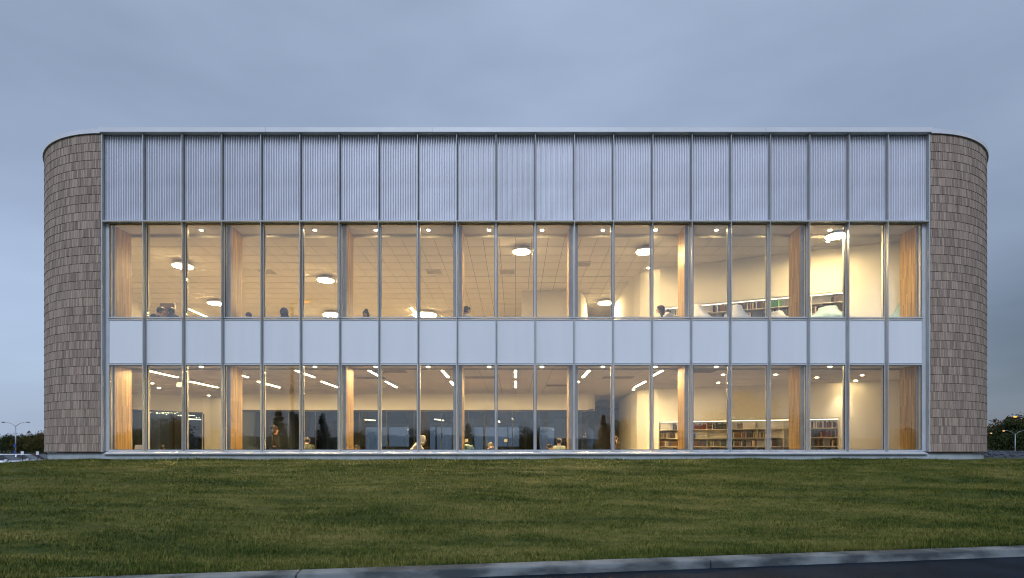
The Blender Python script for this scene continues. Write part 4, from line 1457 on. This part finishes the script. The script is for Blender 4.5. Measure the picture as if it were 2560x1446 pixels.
hx = [-260 + 4 * i for i in range(131)]
hv = []
for yy, k in ((-96, 0.0), (-104, 0.55), (-114, 0.92), (-126, 1.0), (-150, 0.9), (-190, 0.0)):
    for x in hx:
        hv.append((x, yy, -0.2 + k * (5.6 + 1.6 * mnoise.noise(Vector((x * 0.018, 0, 2))) + 0.7 * mnoise.noise(Vector((x * 0.11, yy * 0.05, 5))) + 0.4 * mnoise.noise(Vector((x * 0.4, yy * 0.1, 9))))))
nhx = len(hx)
hm_ = bpy.data.meshes.new('hills')
hm_.from_pydata(hv, [], [(j*nhx+i, j*nhx+i+1, (j+1)*nhx+i+1, (j+1)*nhx+i) for j in range(5) for i in range(nhx-1)])
hm_.materials.append(mat('hill_scrub', (0.020, 0.026, 0.012), 0.95, 0, 0, 0.5, col2=(0.05, 0.045, 0.02), bump=1.0, bscale=2))
tag(obj('hills', hm_), 'low dark wooded ridge across the road, mirrored along the foot of the windows', kind='structure')

# ------------------------------------------------------------------ street lamps
def street_lamp(x, y, z, h, span, rz, lit, label, group, single=0, signs=False, k=1.0):
    o = thing('street_lamp', label, 'street lamp', (x, y, z), rz, group)
    MB().tube([(0, 0, 0), (0, 0, h)], [0.11*k, 0.07*k], 10).obj('pole', M_steel, o, smooth=True)
    MB().disc((0, 0), 0.2*k, 0, 0.25, 10).obj('base', M_steel, o)
    for sd in ((-1, 1) if not single else (single,)):
        rise = span * 0.28
        a = MB().tube([(0, 0, h - 0.1), (sd*span*.30, 0, h + rise*.55), (sd*span*.62, 0, h + rise*.95), (sd*span*.82, 0, h + rise)], [.045*k, .04*k, .035*k, .03*k], 8)
        ao = a.obj('arm', M_steel, o, smooth=True)
        hb = MB().ellipsoid((sd*span*.98, 0, h + rise + .02), (.40*k, .15*k, .10*k), 12, 8)
        ho = hb.obj('lamp_head', M_steel, o, smooth=True)
        lit_this = lit == 2 or (lit == 1 and sd == (single or -1))
        lb = MB().ellipsoid((sd*span*1.0, 0, h + rise - .055), (.26*k, .12*k, .085*k), 12, 6)
        lb.obj('lens', E_sod if lit_this else mat('lens_off', (0.5, 0.5, 0.48), 0.3), ho, smooth=True)
    if signs:
        for zz, hh in ((2.6, .55), (1.5, .45)):
            MB().box(-.22, .22, -.15, -.125, zz, zz + hh).obj('sign_plate', mat('sign_blue', (0.03, 0.07, 0.28), 0.5), o)
    return o
def place_lamp(px, py_head, dep, z, span, label, lit=0, single=0, signs=False, rz=0.0, k=1.0, group='street lamps'):
    x = (px - CX) / F * dep
    ztop = EYE + (HZ - py_head) / F * dep
    return street_lamp(x, dep - D, z, ztop - z - span*0.28, span, rz, lit, label, group, single, signs, k)
place_lamp(39, 1056, 100, -0.02, 2.25, 'unlit double-arm street lamp standing alone over the car park', signs=True, group='car park lamps')
place_lamp(4, 1096, 175, -0.05, 2.1, 'farther unlit double-arm street lamp at the left picture edge', group='car park lamps')
place_lamp(-14, 1091, 150, -0.05, 2.3, 'unlit street lamp cut by the left picture edge, one arm showing', group='car park lamps')
place_lamp(2538, 1077, 115, 0.0, 2.35, 'lit double-arm street lamp in front of the gravel mound', lit=1, group='lit lamps right of the building')
place_lamp(2578, 1041, 70, 0.0, 2.0, 'nearest lit orange street lamp at the right picture edge', lit=2, group='lit lamps right of the building')
place_lamp(2453, 1083, 129, 0.0, 2.35, 'farthest lit street lamp, peeking out beside the shingled corner', lit=2, group='lit lamps right of the building')
# the one across the road, seen mirrored in the upper windows
street_lamp(xat(726, 24.0), -24.0, 0.0, 12.6, 0.95, 0.0, 1, 'lit orange street lamp across the road, mirrored in the fifth bay', 'mirrored street lamp', single=1, k=1.7)

# ------------------------------------------------------------------ gravel mound on the right
gm = MB()
nx_, ny_ = 60, 26
for j in range(ny_ + 1):
    for i in range(nx_ + 1):
        x = 52 + 62 * i / nx_
        y = 52 + 22 * j / ny_
        e = math.sin(math.pi * min(1, max(0, j / ny_))) ** 0.6
        prof = smooth(i / 6.0) * smooth((nx_ - i) / 8.0)
        z = -0.1 + 2.0 * e * prof * (0.85 + 0.3*mnoise.noise(Vector((x*.12, y*.15, 0)))) + 0.25*mnoise.noise(Vector((x*1.1, y*1.1, 4))) * e
        gm.v.append((x, y, z))
for j in range(ny_):
    for i in range(nx_):
        a = j*(nx_+1) + i
        gm.f.append((a, a+1, a+nx_+2, a+nx_+1))
tag(gm.obj('gravel_mound', mat('gravel', (0.018, 0.020, 0.027), 0.9, 0, 0, 2.2, col2=(0.07, 0.073, 0.088), bump=1.0, bscale=5)),
    'long mound of dark blue-grey gravel right of the building', 'mound', kind='structure')
# loose stones on its face (uncountable)
st = MB()
for k in range(1600):
    x, j = rt.uniform(56, 108), rt.uniform(0.02, 0.6)
    y = 52 + 22 * j
    e = math.sin(math.pi * j) ** 0.6
    i = (x - 52) / 62 * nx_
    prof = smooth(i / 6.0) * smooth((nx_ - i) / 8.0)
    z = -0.1 + 2.0 * e * prof * (0.85 + 0.3*mnoise.noise(Vector((x*.12, y*.15, 0))))
    r0 = rt.uniform(0.08, 0.26)
    st.ellipsoid((x, y, z + 0.02), (r0, r0*rt.uniform(.7, 1), r0*rt.uniform(.5, .8)), 6, 4)
tag(st.obj('gravel', mat('gravel_stone', (0.042, 0.045, 0.058), 0.9, 0, 0.3, 3, isl=0.6)), 'loose grey stones covering the mound', 'gravel', kind='stuff')

# ------------------------------------------------------------------ parked cars on the left
def car(x, y, z, rz, name, colr, label):
    o = thing('parked_car', label, 'car', (x, y, z), rz, 'cars in the car park')
    paint = mat('car_paint_' + name, colr, 0.28, 0.3, 0.03, 2)
    gl_ = mat('car_glass', (0.015, 0.018, 0.022), 0.08, 0, 0.05, 1, spec=0.8)
    # lower body: lofted sections along the length
    secs = [(-2.2, .42, .62, .72), (-2.1, .30, .82, .80), (-1.2, .22, .93, .87), (0, .22, .95, .89), (1.0, .22, .93, .89), (1.75, .25, .80, .85), (2.15, .34, .66, .74)]
    b = MB()
    for (xx, zb, zt, hw) in secs:
        b.v += [(xx, -hw*.92, zb), (xx, -hw, (zb+zt)/2), (xx, -hw*.93, zt), (xx, hw*.93, zt), (xx, hw, (zb+zt)/2), (xx, hw*.92, zb)]
    for k in range(len(secs) - 1):
        for j in range(6):
            p, q = 6*k + j, 6*k + (j+1) % 6
            b.f.append((p, q, q+6, p+6))
    b.f += [(5, 4, 3, 2, 1, 0), tuple(6*(len(secs)-1) + j for j in range(6))]
    body = b.obj('body', paint, o, smooth=True)
    g_ = MB()
    g_.hexa([(-1.75, -.80, .90), (.95, -.80, .92), (.95, .80, .92), (-1.75, .80, .90), (-1.1, -.62, 1.40), (.15, -.62, 1.42), (.15, .62, 1.42), (-1.1, .62, 1.40)])
    g_.obj('cabin_glass', gl_, o)
    rf_ = MB().hexa([(-1.15, -.64, 1.395), (.2, -.64, 1.41), (.2, .64, 1.41), (-1.15, .64, 1.395), (-1.0, -.52, 1.465), (.05, -.52, 1.475), (.05, .52, 1.475), (-1.0, .52, 1.465)])
    rf_.obj('roof', paint, o)
    for sx in (-.45,):
        for sy in (-1, 1):
            MB().hexa([(sx-.05, sy*.80-.01, .91), (sx+.05, sy*.80-.01, .91), (sx+.05, sy*.80+.015, .91), (sx-.05, sy*.80+.015, .91),
                       (sx-.04, sy*.63-.01, 1.40), (sx+.04, sy*.63-.01, 1.40), (sx+.04, sy*.63+.015, 1.40), (sx-.04, sy*.63+.015, 1.40)]).obj('pillar', paint, o)
    for sx in (-1.35, 1.35):
        for sy in (-1, 1):
            w_ = MB().tube([(sx, sy*.72, .32), (sx, sy*.90, .32)], [.32, .32], 18).obj('tyre', M_black, o)
            MB().tube([(sx, sy*.89, .32), (sx, sy*.915, .32)], [.19, .19], 12).obj('rim', M_steel, w_)
    for sy in (-1, 1):
        MB().ellipsoid((2.08, sy*.56, .60), (.08, .16, .08), 10, 6).obj('headlight', mat('lens_off', (0, 0, 0)), o, smooth=True)
        MB().ellipsoid((-2.13, sy*.58, .66), (.06, .14, .08), 10, 6).obj('tail_light', mat('tail_red', (0.25, 0.01, 0.01), 0.3), o, smooth=True)
        MB().box(.55, .72, sy*.93 - .07, sy*.93 + .07, .93, 1.06).obj('mirror', paint, o)
def car_px(px, dep, rz, name, colr, label):
    car((px - CX) / F * dep, dep - D, -0.01, rz, name, colr, label)
car_px(12, 48, R(12), 'white', (0.75, 0.76, 0.78), 'white car nearest the left picture edge in the car park')
car_px(34, 60, R(8), 'silver', (0.5, 0.52, 0.55), 'silver car parked under the double-arm lamp')
car_px(64, 54, R(15), 'pearl', (0.68, 0.69, 0.72), 'pale car parked behind the small marker posts')
car_px(84, 70, R(5), 'navy', (0.02, 0.03, 0.06), 'dark blue car parked between the pale car and the shingled corner')
car_px(101, 58, R(10), 'red', (0.16, 0.015, 0.02), 'dark red car parked beside the shingled corner')
car_px(48, 82, R(6), 'maroon', (0.10, 0.02, 0.025), 'maroon car in the far row of the car park')
car_px(-4, 78, R(10), 'grey', (0.2, 0.21, 0.22), 'grey car in the far row at the left picture edge')
for k, (px, py, dep) in enumerate(((57, 1128, 42), (95, 1128.5, 46))):
    x = (px - CX) / F * dep
    zt = EYE + (HZ - py) / F * dep
    o = thing('marker_post', 'small white parking sign on a thin dark post, %s of two' % ('left' if k == 0 else 'right'), 'sign', (x, dep - D, -0.02), 0, 'parking marker posts')
    MB().disc((0, 0), .03, 0, zt, 8).obj('post', M_black, o)
    MB().box(-.11, .11, -.05, -.032, zt - .28, zt).obj('sign_plate', M_spandrel, o)
